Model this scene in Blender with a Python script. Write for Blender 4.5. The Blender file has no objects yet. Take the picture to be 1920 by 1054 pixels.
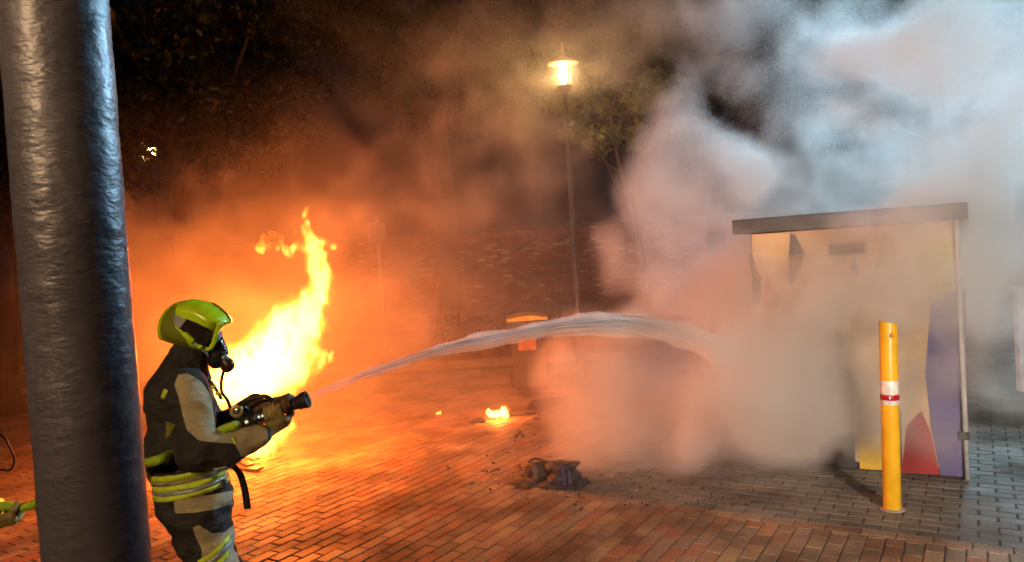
import bpy, bmesh, math, random
import numpy as np
import openvdb as vdb
from mathutils import Vector, Matrix
from mathutils.bvhtree import BVHTree
R = math.radians
sc = bpy.context.scene
COL = sc.collection
rng = np.random.default_rng(7)
random.seed(7)

# ------------------------------------------------------------------ camera, world, exposure, main lights
FPX, CX, CY, CAMH = 1400.0, 960.0, 527.0, 1.98
PITCH, ROLL = R(1.7), R(3.5)
_F = Vector((0, math.cos(PITCH), -math.sin(PITCH)))
_R0 = Vector((1, 0, 0)); _U0 = _R0.cross(_F)
_R = _R0 * math.cos(ROLL) - _U0 * math.sin(ROLL)
_U = _U0 * math.cos(ROLL) + _R0 * math.sin(ROLL)
EYE = Vector((0, 0, CAMH))
cam_d = bpy.data.cameras.new('camera'); cam = bpy.data.objects.new('camera', cam_d); COL.objects.link(cam)
cam_d.sensor_width = 36; cam_d.lens = 36 * FPX / 1920; cam_d.clip_start = .05; cam_d.clip_end = 600
cam.matrix_world = Matrix(((_R.x, _U.x, -_F.x, 0), (_R.y, _U.y, -_F.y, 0), (_R.z, _U.z, -_F.z, CAMH), (0, 0, 0, 1)))
sc.camera = cam
w = bpy.data.worlds.new('World'); sc.world = w; w.use_nodes = True
bg = w.node_tree.nodes['Background']; bg.inputs['Color'].default_value = (.25, .32, .5, 1); bg.inputs['Strength'].default_value = .006
sc.view_settings.view_transform = 'Standard'; sc.view_settings.look = 'None'
sc.view_settings.exposure = 0; sc.view_settings.gamma = 1
cy = sc.cycles
cy.max_bounces = 8; cy.diffuse_bounces = 2; cy.glossy_bounces = 3; cy.transmission_bounces = 4; cy.volume_bounces = 4
cy.transparent_max_bounces = 12; cy.sample_clamp_indirect = 4; cy.sample_clamp_direct = 0
cy.use_denoising = True; cy.use_adaptive_sampling = True; cy.adaptive_threshold = .1
cy.use_light_tree = False; cy.time_limit = 1050; cy.volume_step_rate = 3.4; cy.volume_max_steps = 160
cy.caustics_reflective = False; cy.caustics_refractive = False

def ray(px, py):
    return _F * FPX + _R * (px - CX) - _U * (py - CY)
def at(px, py, Y):
    d = ray(px, py); return EYE + d * (Y / d.y)
def ground(px, py, z=0.0):
    d = ray(px, py); return EYE + d * ((z - CAMH) / d.z)
def project(p):
    d = Vector(p) - EYE; f = d.dot(_F)
    return CX + FPX * d.dot(_R) / f, CY - FPX * d.dot(_U) / f, f

def lamp_light(name, kind, loc, energy, color, size=.1, **k):
    l = bpy.data.lights.new(name, kind); l.energy = energy; l.color = color
    if kind in ('POINT', 'SPOT'): l.shadow_soft_size = size
    for a, b in k.items(): setattr(l, a, b)
    o = bpy.data.objects.new(name, l); o.location = loc; COL.objects.link(o); return o
FIRE = (1.0, .172, .02)
for (px, py, d, e, s) in ((455, 715, 7.7, 250, .05), (545, 640, 7.75, 250, .05), (595, 500, 7.8, 135, .04), (478, 855, 7.7, 30, .05)):
    lamp_light('fire_light', 'POINT', at(px, py, d), e, FIRE, s)
FLOOD = Vector((9.0, 13.0, 6.5))
fl = lamp_light('flood_light', 'SPOT', FLOOD, 12500, (.42, .79, 1.0), .8, spot_size=R(58), spot_blend=.75)
fl.rotation_euler = (Vector((4.3, 6.3, 4.6)) - FLOOD).to_track_quat('-Z', 'Y').to_euler()

WORK = Vector((2.6, -3.2, 3.0))
wl = lamp_light('work_light', 'SPOT', WORK, 3600, (1.0, .80, .64), .12, spot_size=R(66), spot_blend=1.0)
wl.rotation_euler = (Vector((3.9, 8.0, 1.3)) - WORK).to_track_quat('-Z', 'Y').to_euler()

# ------------------------------------------------------------------ helpers: tagging, meshes
def tag(o, label=None, cat=None, group=None, kind=None):
    if label: o['label'] = label
    if cat: o['category'] = cat
    if group: o['group'] = group
    if kind: o['kind'] = kind
    return o
def empty(name, loc=(0, 0, 0)):
    o = bpy.data.objects.new(name, None); o.location = loc; o.empty_display_size = .1; COL.objects.link(o); return o
def link(name, me, mat=None, parent=None, smooth=True):
    if mat is not None and not me.materials: me.materials.append(mat)
    if smooth and len(me.polygons): me.polygons.foreach_set('use_smooth', [True] * len(me.polygons))
    o = bpy.data.objects.new(name, me); COL.objects.link(o)
    if parent is not None:
        o.parent = parent; o.matrix_parent_inverse = Matrix.Translation(parent.location).inverted()
    return o
def bm_obj(name, bm, mat=None, parent=None, smooth=False):
    bmesh.ops.recalc_face_normals(bm, faces=bm.faces)
    me = bpy.data.meshes.new(name); bm.to_mesh(me); bm.free()
    return link(name, me, mat, parent, smooth)
def add_box(bm, c, s, rotz=0, bevel=0, rot=None):
    m = Matrix.Translation(Vector(c)) @ (rot.to_4x4() if rot is not None else Matrix.Rotation(rotz, 4, 'Z')) @ Matrix.Diagonal((*s, 1))
    g = bmesh.ops.create_cube(bm, size=1, matrix=m)
    if bevel:
        es = list({e for v in g['verts'] for e in v.link_edges})
        bmesh.ops.bevel(bm, geom=es, offset=bevel, segments=2, affect='EDGES', profile=.5)
def add_tube(bm, pts, rads, n=10, cap=True):
    pts = [Vector(p) for p in pts]
    if not hasattr(rads, '__len__'): rads = [rads] * len(pts)
    rings = []; up = Vector((0, 0, 1)); prev = None
    for i, p in enumerate(pts):
        t = (pts[min(i + 1, len(pts) - 1)] - pts[max(i - 1, 0)]).normalized()
        if prev is None:
            a = t.cross(up)
            if a.length < .1: a = t.cross(Vector((1, 0, 0)))
        else: a = prev - t * prev.dot(t)
        a.normalize(); prev = a; b = t.cross(a)
        rings.append([bm.verts.new(p + (a * math.cos(2 * math.pi * k / n) + b * math.sin(2 * math.pi * k / n)) * rads[i]) for k in range(n)])
    for r0, r1 in zip(rings, rings[1:]):
        for k in range(n): bm.faces.new((r0[k], r0[(k + 1) % n], r1[(k + 1) % n], r1[k]))
    if cap: bm.faces.new(rings[0][::-1]); bm.faces.new(rings[-1])
def spline(pts, n=8):
    P = [Vector(p) for p in pts]; P = [P[0] * 2 - P[1]] + P + [P[-1] * 2 - P[-2]]; out = []
    for i in range(1, len(P) - 2):
        for k in range(n):
            t = k / n; a, b, c, d = P[i - 1:i + 3]
            out.append(.5 * ((2 * b) + (c - a) * t + (2 * a - 5 * b + 4 * c - d) * t * t + (3 * b - a - 3 * c + d) * t ** 3))
    return out + [P[-2]]
def lathe(bm, prof, c=(0, 0, 0), n=20, rot=None):
    c = Vector(c); rings = []
    for r, z in prof:
        ring = []
        for k in range(n):
            v = Vector((r * math.cos(2 * math.pi * k / n), r * math.sin(2 * math.pi * k / n), z))
            if rot is not None: v = rot @ v
            ring.append(bm.verts.new(c + v))
        rings.append(ring)
    for r0, r1 in zip(rings, rings[1:]):
        for k in range(n): bm.faces.new((r0[k], r0[(k + 1) % n], r1[(k + 1) % n], r1[k]))
    bm.faces.new(rings[0][::-1]); bm.faces.new(rings[-1])
def align(d):
    return Vector(d).normalized().to_track_quat('Z', 'Y').to_matrix()

# ------------------------------------------------------------------ numpy noise and fields
TAB = [rng.random((32, 32, 32)).astype(np.float32) * 2 - 1 for _ in range(3)]
def vnoise(X, Y, Z, s, t=0):
    T = TAB[t]; P = [np.asarray(q, np.float32) * s + 100.37 * (t + 1) for q in (X, Y, Z)]
    I = [np.floor(q).astype(np.int32) for q in P]; Fr = [p - i for p, i in zip(P, I)]
    Fr = [f * f * (3 - 2 * f) for f in Fr]; a = [i & 31 for i in I]; b = [(i + 1) & 31 for i in I]
    x, y, z = Fr
    c00 = T[a[0], a[1], a[2]] * (1 - x) + T[b[0], a[1], a[2]] * x
    c10 = T[a[0], b[1], a[2]] * (1 - x) + T[b[0], b[1], a[2]] * x
    c01 = T[a[0], a[1], b[2]] * (1 - x) + T[b[0], a[1], b[2]] * x
    c11 = T[a[0], b[1], b[2]] * (1 - x) + T[b[0], b[1], b[2]] * x
    c0 = c00 * (1 - y) + c10 * y; c1 = c01 * (1 - y) + c11 * y
    return c0 * (1 - z) + c1 * z
def fbm(X, Y, Z, s, o=4, t=0, g=.5):
    r = 0; a = 1
    for _ in range(o): r = r + a * vnoise(X, Y, Z, s, t); a *= g; s *= 2.03
    return r
def grid(lo, hi, v):
    ax = [np.arange(int(round((hi[i] - lo[i]) / v)) + 1, dtype=np.float32) * v + lo[i] for i in range(3)]
    return np.meshgrid(*ax, indexing='ij')
def iso(name, F, lo, v, thr, mat, parent=None, adapt=0.0):
    g = vdb.FloatGrid(float(thr) - 1); g.copyFromArray(np.ascontiguousarray(F, np.float32)); g.transform = vdb.createLinearTransform(v)
    r = g.convertToPolygons(isovalue=thr)
    p, q = r[0], r[-1]
    p = p + np.array(lo, np.float32)
    me = bpy.data.meshes.new(name); me.from_pydata(p.tolist(), [], q[:, ::-1].tolist()); me.update()
    return link(name, me, mat, parent, True)
def sstep(a, b, x):
    t = np.clip((x - a) / (b - a), 0, 1); return t * t * (3 - 2 * t)

# ------------------------------------------------------------------ materials
def nmat(name):
    m = bpy.data.materials.new(name); m.use_nodes = True; return m, m.node_tree, m.node_tree.nodes['Principled BSDF']
def noise_node(nt, scale, detail=4, rough=.6, coord='Object', stretch=None):
    tc = nt.nodes.new('ShaderNodeTexCoord'); n = nt.nodes.new('ShaderNodeTexNoise')
    n.inputs['Scale'].default_value = scale; n.inputs['Detail'].default_value = detail; n.inputs['Roughness'].default_value = rough
    src = tc.outputs[coord]
    if stretch:
        mp = nt.nodes.new('ShaderNodeMapping'); mp.inputs['Scale'].default_value = stretch; nt.links.new(src, mp.inputs[0]); src = mp.outputs[0]
    nt.links.new(src, n.inputs['Vector']); return n.outputs['Fac']
def mixc(nt, f, a, b, mode='MIX'):
    m = nt.nodes.new('ShaderNodeMix'); m.data_type = 'RGBA'; m.blend_type = mode
    for i, x in ((0, f), (6, a), (7, b)):
        if isinstance(x, (int, float)): m.inputs[i].default_value = x
        elif isinstance(x, tuple): m.inputs[i].default_value = (*x[:3], 1)
        else: nt.links.new(x, m.inputs[i])
    return m.outputs[2]
def ramp(nt, f, a, b):
    r = nt.nodes.new('ShaderNodeMapRange'); r.inputs[1].default_value = a; r.inputs[2].default_value = b; nt.links.new(f, r.inputs[0]); return r.outputs[0]
def bump(nt, bs, h, dist, strength=1):
    b = nt.nodes.new('ShaderNodeBump'); b.inputs['Distance'].default_value = dist; b.inputs['Strength'].default_value = strength
    nt.links.new(h, b.inputs['Height']); nt.links.new(b.outputs[0], bs.inputs['Normal'])
def M(name, col, rough=.6, metal=0, var=.3, scale=8, bmp=.004, bscale=None, coord='Object', stretch=None, spec=.5, col2=None):
    m, nt, bs = nmat(name)
    f = noise_node(nt, scale, 5, .6, coord, stretch)
    c2 = col2 or tuple(x * (1 - var) for x in col)
    c = mixc(nt, ramp(nt, f, .35, .65), tuple(min(1, x * (1 + var * .4)) for x in col), c2)
    nt.links.new(c, bs.inputs['Base Color'])
    bs.inputs['Roughness'].default_value = rough; bs.inputs['Metallic'].default_value = metal; bs.inputs['Specular IOR Level'].default_value = spec
    if bmp: bump(nt, bs, noise_node(nt, bscale or scale * 4, 4, .6, coord, stretch), bmp)
    return m
def emit(name, col, s):
    m = bpy.data.materials.new(name); m.use_nodes = True; nt = m.node_tree; nt.nodes.clear()
    o = nt.nodes.new('ShaderNodeOutputMaterial'); e = nt.nodes.new('ShaderNodeEmission')
    e.inputs[0].default_value = (*col, 1); e.inputs[1].default_value = s; nt.links.new(e.outputs[0], o.inputs[0]); return m
def flame_mat(name, col, k):
    m = bpy.data.materials.new(name); m.use_nodes = True; nt = m.node_tree; nt.nodes.clear()
    o = nt.nodes.new('ShaderNodeOutputMaterial'); e = nt.nodes.new('ShaderNodeEmission')
    e.inputs[0].default_value = (*col, 1); e.inputs[1].default_value = k; nt.links.new(e.outputs[0], o.inputs['Volume'])
    t = nt.nodes.new('ShaderNodeBsdfTransparent'); e2 = nt.nodes.new('ShaderNodeEmission'); a = nt.nodes.new('ShaderNodeAddShader')
    e2.inputs[0].default_value = (*col, 1); e2.inputs[1].default_value = .12
    nt.links.new(t.outputs[0], a.inputs[0]); nt.links.new(e2.outputs[0], a.inputs[1]); nt.links.new(a.outputs[0], o.inputs['Surface'])
    return m
def rnd_mat(name, cols, rough, bmp, mottling=.5, rough_var=.2):
    """each piece takes its tone from its own face attribute 'rnd'"""
    m, nt, bs = nmat(name)
    at_ = nt.nodes.new('ShaderNodeAttribute'); at_.attribute_name = 'rnd'
    cr = nt.nodes.new('ShaderNodeValToRGB'); nt.links.new(at_.outputs['Fac'], cr.inputs[0])
    el = cr.color_ramp.elements
    while len(el) < len(cols): el.new(.5)
    for i, c in enumerate(cols): el[i].position = i / (len(cols) - 1); el[i].color = (*c, 1)
    tc = nt.nodes.new('ShaderNodeNewGeometry')
    n1 = nt.nodes.new('ShaderNodeTexNoise'); n1.inputs['Scale'].default_value = 1.6; n1.inputs['Detail'].default_value = 5; nt.links.new(tc.outputs['Position'], n1.inputs['Vector'])
    n2 = nt.nodes.new('ShaderNodeTexNoise'); n2.inputs['Scale'].default_value = 60; n2.inputs['Detail'].default_value = 4; nt.links.new(tc.outputs['Position'], n2.inputs['Vector'])
    d = mixc(nt, ramp(nt, n1.outputs['Fac'], .4, .62), (1, 1, 1), tuple([1 - mottling] * 3))
    c = mixc(nt, 1.0, cr.outputs[0], d, 'MULTIPLY')
    c = mixc(nt, ramp(nt, n2.outputs['Fac'], .35, .75), c, mixc(nt, 1.0, c, (.6, .6, .6), 'MULTIPLY'))
    nt.links.new(c, bs.inputs['Base Color']); bs.inputs['Specular IOR Level'].default_value = .22
    rr = nt.nodes.new('ShaderNodeMapRange'); rr.inputs[3].default_value = rough - rough_var; rr.inputs[4].default_value = rough + rough_var * .6
    nt.links.new(n1.outputs['Fac'], rr.inputs[0]); rr.inputs[1].default_value = .3; rr.inputs[2].default_value = .7
    nt.links.new(rr.outputs[0], bs.inputs['Roughness'])
    bump(nt, bs, n2.outputs['Fac'], bmp)
    return m

m_sand = M('joint_sand', (.06, .045, .035), .9, scale=3)
m_paver = rnd_mat('paver_clay', [(.40, .20, .13), (.47, .28, .18), (.30, .19, .14), (.54, .40, .24), (.34, .27, .21), (.44, .31, .23), (.27, .24, .19)], .75, .003)
m_gpaver = rnd_mat('paver_grey', [(.20, .19, .17), (.26, .25, .22), (.17, .165, .15), (.23, .22, .20)], .62, .003)
m_brick = rnd_mat('wall_brick', [(.56, .16, .08), (.44, .12, .06), (.60, .25, .13), (.30, .09, .05), (.75, .5, .33)], .8, .006, .3, .1)
m_mortar = M('mortar', (.15, .11, .09), .9)
m_bark = M('bark', (.07, .05, .035), .9, scale=6, bmp=.03)
m_char = M('charred_black', (.018, .015, .014), .75, scale=20, bmp=.01, col2=(.07, .06, .055))
m_blackmetal = M('black_painted_metal', (.03, .03, .032), .4, scale=20, bmp=.001)
def leaf_mat(name, c1, c2):
    m, nt, bs = nmat(name)
    at_ = nt.nodes.new('ShaderNodeAttribute'); at_.attribute_name = 'rnd'
    nt.links.new(mixc(nt, at_.outputs['Fac'], c1, c2), bs.inputs['Base Color']); bs.inputs['Roughness'].default_value = .38
    tr = nt.nodes.new('ShaderNodeBsdfTranslucent'); tr.inputs[0].default_value = (c2[0] * 1.3, c2[1] * 1.4, c2[2], 1)
    mx = nt.nodes.new('ShaderNodeMixShader'); mx.inputs[0].default_value = .25
    nt.links.new(bs.outputs[0], mx.inputs[1]); nt.links.new(tr.outputs[0], mx.inputs[2]); nt.links.new(mx.outputs[0], nt.nodes['Material Output'].inputs[0])
    return m
m_leaf = leaf_mat('leaf_green', (.012, .014, .005), (.035, .036, .012))

# ------------------------------------------------------------------ ground and paving (rows turned 32 degrees)
AZ = R(32); A1 = Vector((math.sin(AZ), math.cos(AZ), 0)); A2 = Vector((-math.cos(AZ), math.sin(AZ), 0))   # A2 runs left and away, like the kiosk front
grd = bpy.data.meshes.new('ground')
grd.from_pydata([(-150, -60, -.012), (150, -60, -.012), (150, 260, -.012), (-150, 260, -.012)], [], [(0, 1, 2, 3)])
m_far, nt, bs = nmat('ground_far')
tcn = nt.nodes.new('ShaderNodeTexCoord'); mp = nt.nodes.new('ShaderNodeMapping'); mp.inputs['Rotation'].default_value = (0, 0, AZ - R(90)); nt.links.new(tcn.outputs['Object'], mp.inputs[0])
bt = nt.nodes.new('ShaderNodeTexBrick'); bt.inputs['Scale'].default_value = 1; bt.inputs['Brick Width'].default_value = .22; bt.inputs['Row Height'].default_value = .115; bt.inputs['Mortar Size'].default_value = .006
bt.inputs['Color1'].default_value = (.22, .15, .11, 1); bt.inputs['Color2'].default_value = (.30, .19, .13, 1); bt.inputs['Mortar'].default_value = (.05, .04, .03, 1)
nt.links.new(mp.outputs[0], bt.inputs['Vector']); nt.links.new(bt.outputs['Color'], bs.inputs['Base Color']); bs.inputs['Roughness'].default_value = .6
g_ob = link('ground', grd, m_far, smooth=False); tag(g_ob, kind='structure')
bedm = bpy.data.meshes.new('paving'); bedm.from_pydata([(-16, 1.5, -.006), (16, 1.5, -.006), (16, 15, -.006), (-16, 15, -.006)], [], [(0, 1, 2, 3)])
paving = link('paving', bedm, m_sand, smooth=False); tag(paving, kind='structure')

B0 = ground(1420, 974); B1 = ground(1910, 1026)
org = (B0 + B1) / 2
L2 = ground(1000, 900)
def uv(p):
    q = Vector(p) - org; return q.dot(A1), q.dot(A2)
LB = uv(L2)[1]
def paver_geo(w_, l_, wave=0.0, chip=None):
    """top face bevelled, sides down; w_ across A2, l_ along A1"""
    hw, hl, b, top, bot = w_ / 2, l_ / 2, .007, .0, -.03
    o = [(-hl, -hw), (hl, -hw), (hl, hw), (-hl, hw)]; i = [(x - math.copysign(b, x), y - math.copysign(b, y)) for x, y in o]
    V = [(x, y, top) for x, y in i] + [(x, y, top - .004) for x, y in o] + [(x, y, bot) for x, y in o]
    Fc = [(0, 1, 2, 3)] + [(k, 4 + k, 4 + (k + 1) % 4, (k + 1) % 4) for k in range(4)] + [(4 + k, 8 + k, 8 + (k + 1) % 4, 4 + (k + 1) % 4) for k in range(4)]
    return V, [f[::-1] if n else f for n, f in enumerate(Fc)]
def frame(a, b):  # grid coordinates to world
    return org + A1 * a + A2 * b
pieces = []   # (a, b, along?, len, wid, material index)
row, ln = .112, .215
for i in range(-110, 110):          # area one: long joints along A1
    b = i * row
    for j in range(-50, 60):
        a = j * ln + (ln / 2 if i % 2 else 0) + .004 * math.sin(i * 3.1)
        L_ = ln
        if b < LB:
            e_ = -.02 - row / 2
            if a - ln / 2 > e_ - .02: continue
            if a + ln / 2 > e_: L_ = e_ - a + ln / 2; a = e_ - L_ / 2
        pieces.append((frame(a, b), 0, 0, L_))
for i in range(-60, 60):            # header course along the border
    b = i * ln * 1.0
    if b + ln / 2 < LB: pieces.append((frame(-.02, b), 1, 0, ln))
for j in range(1, 80):              # area two: grey, rows along the border
    a = j * row - .02
    for i in range(-60, 60):
        b = i * ln * 1.06 + (ln * .53 if j % 2 else 0)
        if b + ln / 2 < LB: pieces.append((frame(a, b), 1, 1, ln))
keep = []
for p, ori, mi, L_ in pieces:
    if p.y < 2.2 or p.y > 13.5 or p.x < -9 or p.x > 9.5: continue
    px, py, d = project(p)
    if -250 < px < 2170 and 400 < py < 1250: keep.append((p, ori, mi, px, py, d, L_))
def vis(k):
    return k[6] == ln and 292 < k[3] < 1915 and k[4] < 1050 and not (k[3] < 445 and k[4] > 700)
near = sorted([k for k in keep if vis(k)], key=lambda k: k[5])[:300]
nearset = set(id(k) for k in near)
ang = {0: math.atan2(A1.y, A1.x), 1: math.atan2(A2.y, A2.x)}
variants = {}
for mi in (0, 1):
    for v in range(10):
        V, Fc = paver_geo(row - .007, ln - (.007 if mi == 0 else -.004))
        me = bpy.data.meshes.new('paver'); me.from_pydata(V, [], Fc)
        a_ = me.attributes.new('rnd', 'FLOAT', 'FACE'); a_.data.foreach_set('value', [(v + .5) / 10] * len(Fc)); me.materials.append(m_paver if mi == 0 else m_gpaver)
        variants[mi, v] = me
for k in near:
    p, ori, mi = k[:3]
    o = bpy.data.objects.new('paver', variants[mi, random.randrange(10)])
    o.location = (p.x, p.y, random.uniform(-.002, .002)); o.rotation_euler = (random.gauss(0, .006), random.gauss(0, .006), ang[ori] + random.gauss(0, .006)); COL.objects.link(o)
    o.parent = paving
for mi in (0, 1):
    VV, FF, AA = [], [], []
    V0, F0 = paver_geo(row - .007, ln - (.007 if mi == 0 else -.004)); V0 = np.array(V0)
    for k in keep:
        if k[2] != mi or id(k) in nearset: continue
        a = ang[k[1]] + random.gauss(0, .006); c, s = math.cos(a), math.sin(a)
        Vk = V0.copy(); Vk[:, 0] *= k[6] / ln
        P = Vk @ np.array([[c, s, 0], [-s, c, 0], [0, 0, 1]]) + np.array([k[0].x, k[0].y, random.uniform(-.002, .002)])
        P[:4, 2] += rng.normal(0, .0012, 4); n0 = len(VV) * 12; VV.append(P); FF += [tuple(x + n0 for x in f) for f in F0]; AA += [random.random()] * len(F0)
    me = bpy.data.meshes.new('pavers'); me.from_pydata(np.concatenate(VV).tolist(), [], FF)
    a_ = me.attributes.new('rnd', 'FLOAT', 'FACE'); a_.data.foreach_set('value', AA)
    o = link('red_pavers' if mi == 0 else 'grey_pavers', me, m_paver if mi == 0 else m_gpaver, paving, smooth=False); tag(o, kind='stuff')

# ------------------------------------------------------------------ brick wall and planting behind
WY = 22.0
wall = empty('brick_wall', (at(990, 500, WY).x, WY, 0))
tag(wall, 'long weathered red brick wall behind the street lamp and the wheeled bin', 'wall')
bm = bmesh.new(); add_box(bm, (-1.5, WY + .17, 1.42), (20, .3, 2.84)); bm_obj('mortar_core', bm, m_mortar, wall)
bm = bmesh.new(); add_box(bm, (-1.5, WY + .15, 2.88), (20.1, .42, .07), bevel=.01); bm_obj('coping', bm, M('coping_stone', (.2, .16, .13), .85), wall)
bl, bh = .25, .085
cells = []
for r_ in range(33):
    for c_ in range(-37, 34):
        x = c_ * bl + (bl / 2 if r_ % 2 else 0); z = r_ * bh + bh / 2
        if -11.2 < x < 8.2: cells.append((x, z))
def brick_geo(jit):
    hx, hz, d, b = bl / 2 - .008, bh / 2 - .007, .03 + jit, .006
    V = [(-hx + b, -d, -hz + b), (hx - b, -d, -hz + b), (hx - b, -d, hz - b), (-hx + b, -d, hz - b), (-hx, -d + b, -hz), (hx, -d + b, -hz), (hx, -d + b, hz), (-hx, -d + b, hz), (-hx, .03, -hz), (hx, .03, -hz), (hx, .03, hz), (-hx, .03, hz)]
    Fc = [(0, 1, 2, 3)] + [(4 + k, 4 + (k + 1) % 4, (k + 1) % 4, k) for k in range(4)] + [(8 + k, 8 + (k + 1) % 4, 4 + (k + 1) % 4, 4 + k) for k in range(4)]
    return V, Fc
def score(c):
    px, py, d = project((c[0], WY, c[1]))
    return (0 if 880 < px < 1115 and 428 < py < 580 else 1, abs(px - 1000) + abs(py - 500))
cells.sort(key=score)
bv = []
for v in range(12):
    V, Fc = brick_geo(random.uniform(-.008, .012)); me = bpy.data.meshes.new('brick'); me.from_pydata(V, [], Fc)
    a_ = me.attributes.new('rnd', 'FLOAT', 'FACE'); a_.data.foreach_set('value', [(v + .5) / 12 if v < 11 else 1.0] * len(Fc)); me.materials.append(m_brick); bv.append(me)
for x, z in cells[:300]:
    o = bpy.data.objects.new('brick', random.choice(bv)); o.location = (x, WY, z); COL.objects.link(o); o.parent = wall; o.matrix_parent_inverse = Matrix.Translation(wall.location).inverted()
VV, FF, AA = [], [], []
for x, z in cells[300:]:
    V, Fc = brick_geo(random.uniform(-.008, .012)); n0 = len(VV); VV += [(a + x, b + WY, c + z) for a, b, c in V]; FF += [tuple(q + n0 for q in f) for f in Fc]
    AA += [random.random() ** 1.3] * len(Fc)
me = bpy.data.meshes.new('bricks'); me.from_pydata(VV, [], FF); a_ = me.attributes.new('rnd', 'FLOAT', 'FACE'); a_.data.foreach_set('value', AA)
tag(link('brickwork', me, m_brick, wall, smooth=False), kind='stuff')

m_wood = M('weathered_wood', (.22, .13, .08), .8, scale=3, stretch=(6, 6, 1), bmp=.005)
fence = empty('picket_fence', (at(990, 590, 18.5).x, 18.5, 0)); tag(fence, 'low wooden picket fence at the foot of the brick wall', 'fence')
x0, x1 = at(800, 590, 18.5).x, at(1180, 590, 18.5).x
bm = bmesh.new(); add_box(bm, ((x0 + x1) / 2, 18.53, .74), (x1 - x0, .04, .07)); bm_obj('rail', bm, m_wood, fence)
bm = bmesh.new(); add_box(bm, ((x0 + x1) / 2, 18.53, .25), (x1 - x0, .04, .07)); bm_obj('rail', bm, m_wood, fence)
bm = bmesh.new(); add_box(bm, (0, 0, 0), (.11, .025, .78), bevel=.006); pk = bm_obj('picket', bm, m_wood, fence); npk = int((x1 - x0) / .16)
pk.location = (x0 + .08, 18.5, .41)
for i in range(1, npk):
    o = pk.copy(); COL.objects.link(o); o.location = (x0 + .08 + i * .16, 18.5, .41 + random.uniform(-.02, .02)); o.rotation_euler = (0, random.gauss(0, .015), 0)

kerb = empty('kerb', (at(930, 688, 14).x, 14.0, 0)); tag(kerb, kind='structure')
m_kerb = M('kerb_stone', (.36, .31, .27), .8)
for i in range(-9, 9):
    bm = bmesh.new(); add_box(bm, (i * 1.0 + .2, 14.0 + .02 * random.random(), .06), (.985, .16, .14), bevel=.012); bm_obj('kerb_stone', bm, m_kerb, kerb)
bedsoil = bpy.data.meshes.new('soil'); bedsoil.from_pydata([(-9, 14.1, .03), (9, 14.1, .03), (9, 22, .05), (-9, 22, .05)], [], [(0, 1, 2, 3)])
tag(link('planting_bed', bedsoil, M('soil', (.05, .035, .02), .95, scale=4, bmp=.03)), kind='structure')

# ------------------------------------------------------------------ trees and plants
def leaf_cloud(cs, n_per, size, spread, seed):
    g = np.random.default_rng(seed); cs = np.array(cs)
    C = np.repeat(cs[:, :3], n_per, 0); Rr = np.repeat(cs[:, 3], n_per)
    d = g.normal(size=(len(C), 3)); d /= np.linalg.norm(d, axis=1)[:, None]; d *= (g.random(len(C)) ** .4)[:, None] * Rr[:, None]; d[:, 2] *= .7
    P = C + d; n = len(P)
    t = g.normal(size=(n, 3)); t[:, 2] -= .5; t /= np.linalg.norm(t, axis=1)[:, None]
    u = np.cross(t, g.normal(size=(n, 3))); u /= np.linalg.norm(u, axis=1)[:, None]; w_ = np.cross(t, u)
    s = size * (0.6 + .8 * g.random(n))[:, None]
    V = np.stack([P, P + t * s * .45 + u * s * .28 - w_ * s * .08, P + t * s, P + t * s * .45 - u * s * .28 - w_ * s * .08], 1).reshape(-1, 3)
    k = np.arange(n) * 4; Fc = np.stack([np.stack([k, k + 1, k + 2], 1), np.stack([k, k + 2, k + 3], 1)], 1).reshape(-1, 3)
    me = bpy.data.meshes.new('leaves'); me.vertices.add(len(V)); me.vertices.foreach_set('co', V.ravel().astype(np.float32))
    me.loops.add(Fc.size); me.loops.foreach_set('vertex_index', Fc.ravel().astype(np.int32)); me.polygons.add(len(Fc)); me.polygons.foreach_set('loop_start', (np.arange(len(Fc)) * 3).astype(np.int32))
    me.update(calc_edges=True); a_ = me.attributes.new('rnd', 'FLOAT', 'FACE'); a_.data.foreach_set('value', np.repeat(g.random(n), 2).astype(np.float32))
    return me
m_leaf_lit = leaf_mat('leaf_lamplit_green', (.06, .07, .02), (.16, .17, .05))  # lighter copy of the leaf green: lamplight put into the colour
def tree(x, y, h, cz, rx, rz, nclump, nleaf, size, label, seed, trunk_r=.2, lean=(0, 0), avoid=None):
    g = random.Random(seed); t = empty('broadleaf_tree', (x, y, 0)); tag(t, label, 'tree', 'trees behind the wall and the smoke')
    bm = bmesh.new(); top = Vector((x + lean[0], y + lean[1], cz))
    tp = spline([(x, y, -.1), (x + lean[0] * .3 + .1, y, cz * .4), top, top + Vector((.1, 0, (h - cz) * .6))], 6)
    add_tube(bm, tp, [trunk_r * (1.25 - 1.1 * i / len(tp)) for i in range(len(tp))], 10); bm_obj('trunk', bm, m_bark, t, True)
    cl = []; bm = bmesh.new()
    for i in range(nclump):
        a = g.uniform(0, 6.28); e = g.uniform(-1, 1); r_ = g.uniform(.35, 1) ** .5
        c = Vector((top.x + rx * r_ * math.cos(a) * math.sqrt(1 - e * e * .8), top.y + rx * r_ * math.sin(a) * math.sqrt(1 - e * e * .8), cz + (h - cz) * .35 + rz * e * r_))
        if avoid and avoid(c): continue
        cl.append((*c, g.uniform(.35, .7) * rx / 2.6))
        if i % 3 == 0:
            s0 = tp[g.randrange(len(tp) // 2, len(tp) - 1)]
            add_tube(bm, spline([s0, s0.lerp(c, .5) + Vector((0, 0, -.2)), c], 4), [trunk_r * .3 * (1 - .08 * q) for q in range(9)], 6)
    bm_obj('limbs', bm, m_bark, t, True)
    link('crown', leaf_cloud(cl, nleaf, size, 1, seed), m_leaf if trunk_r > .1 else m_leaf_lit, t, smooth=False)
    return t
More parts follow.
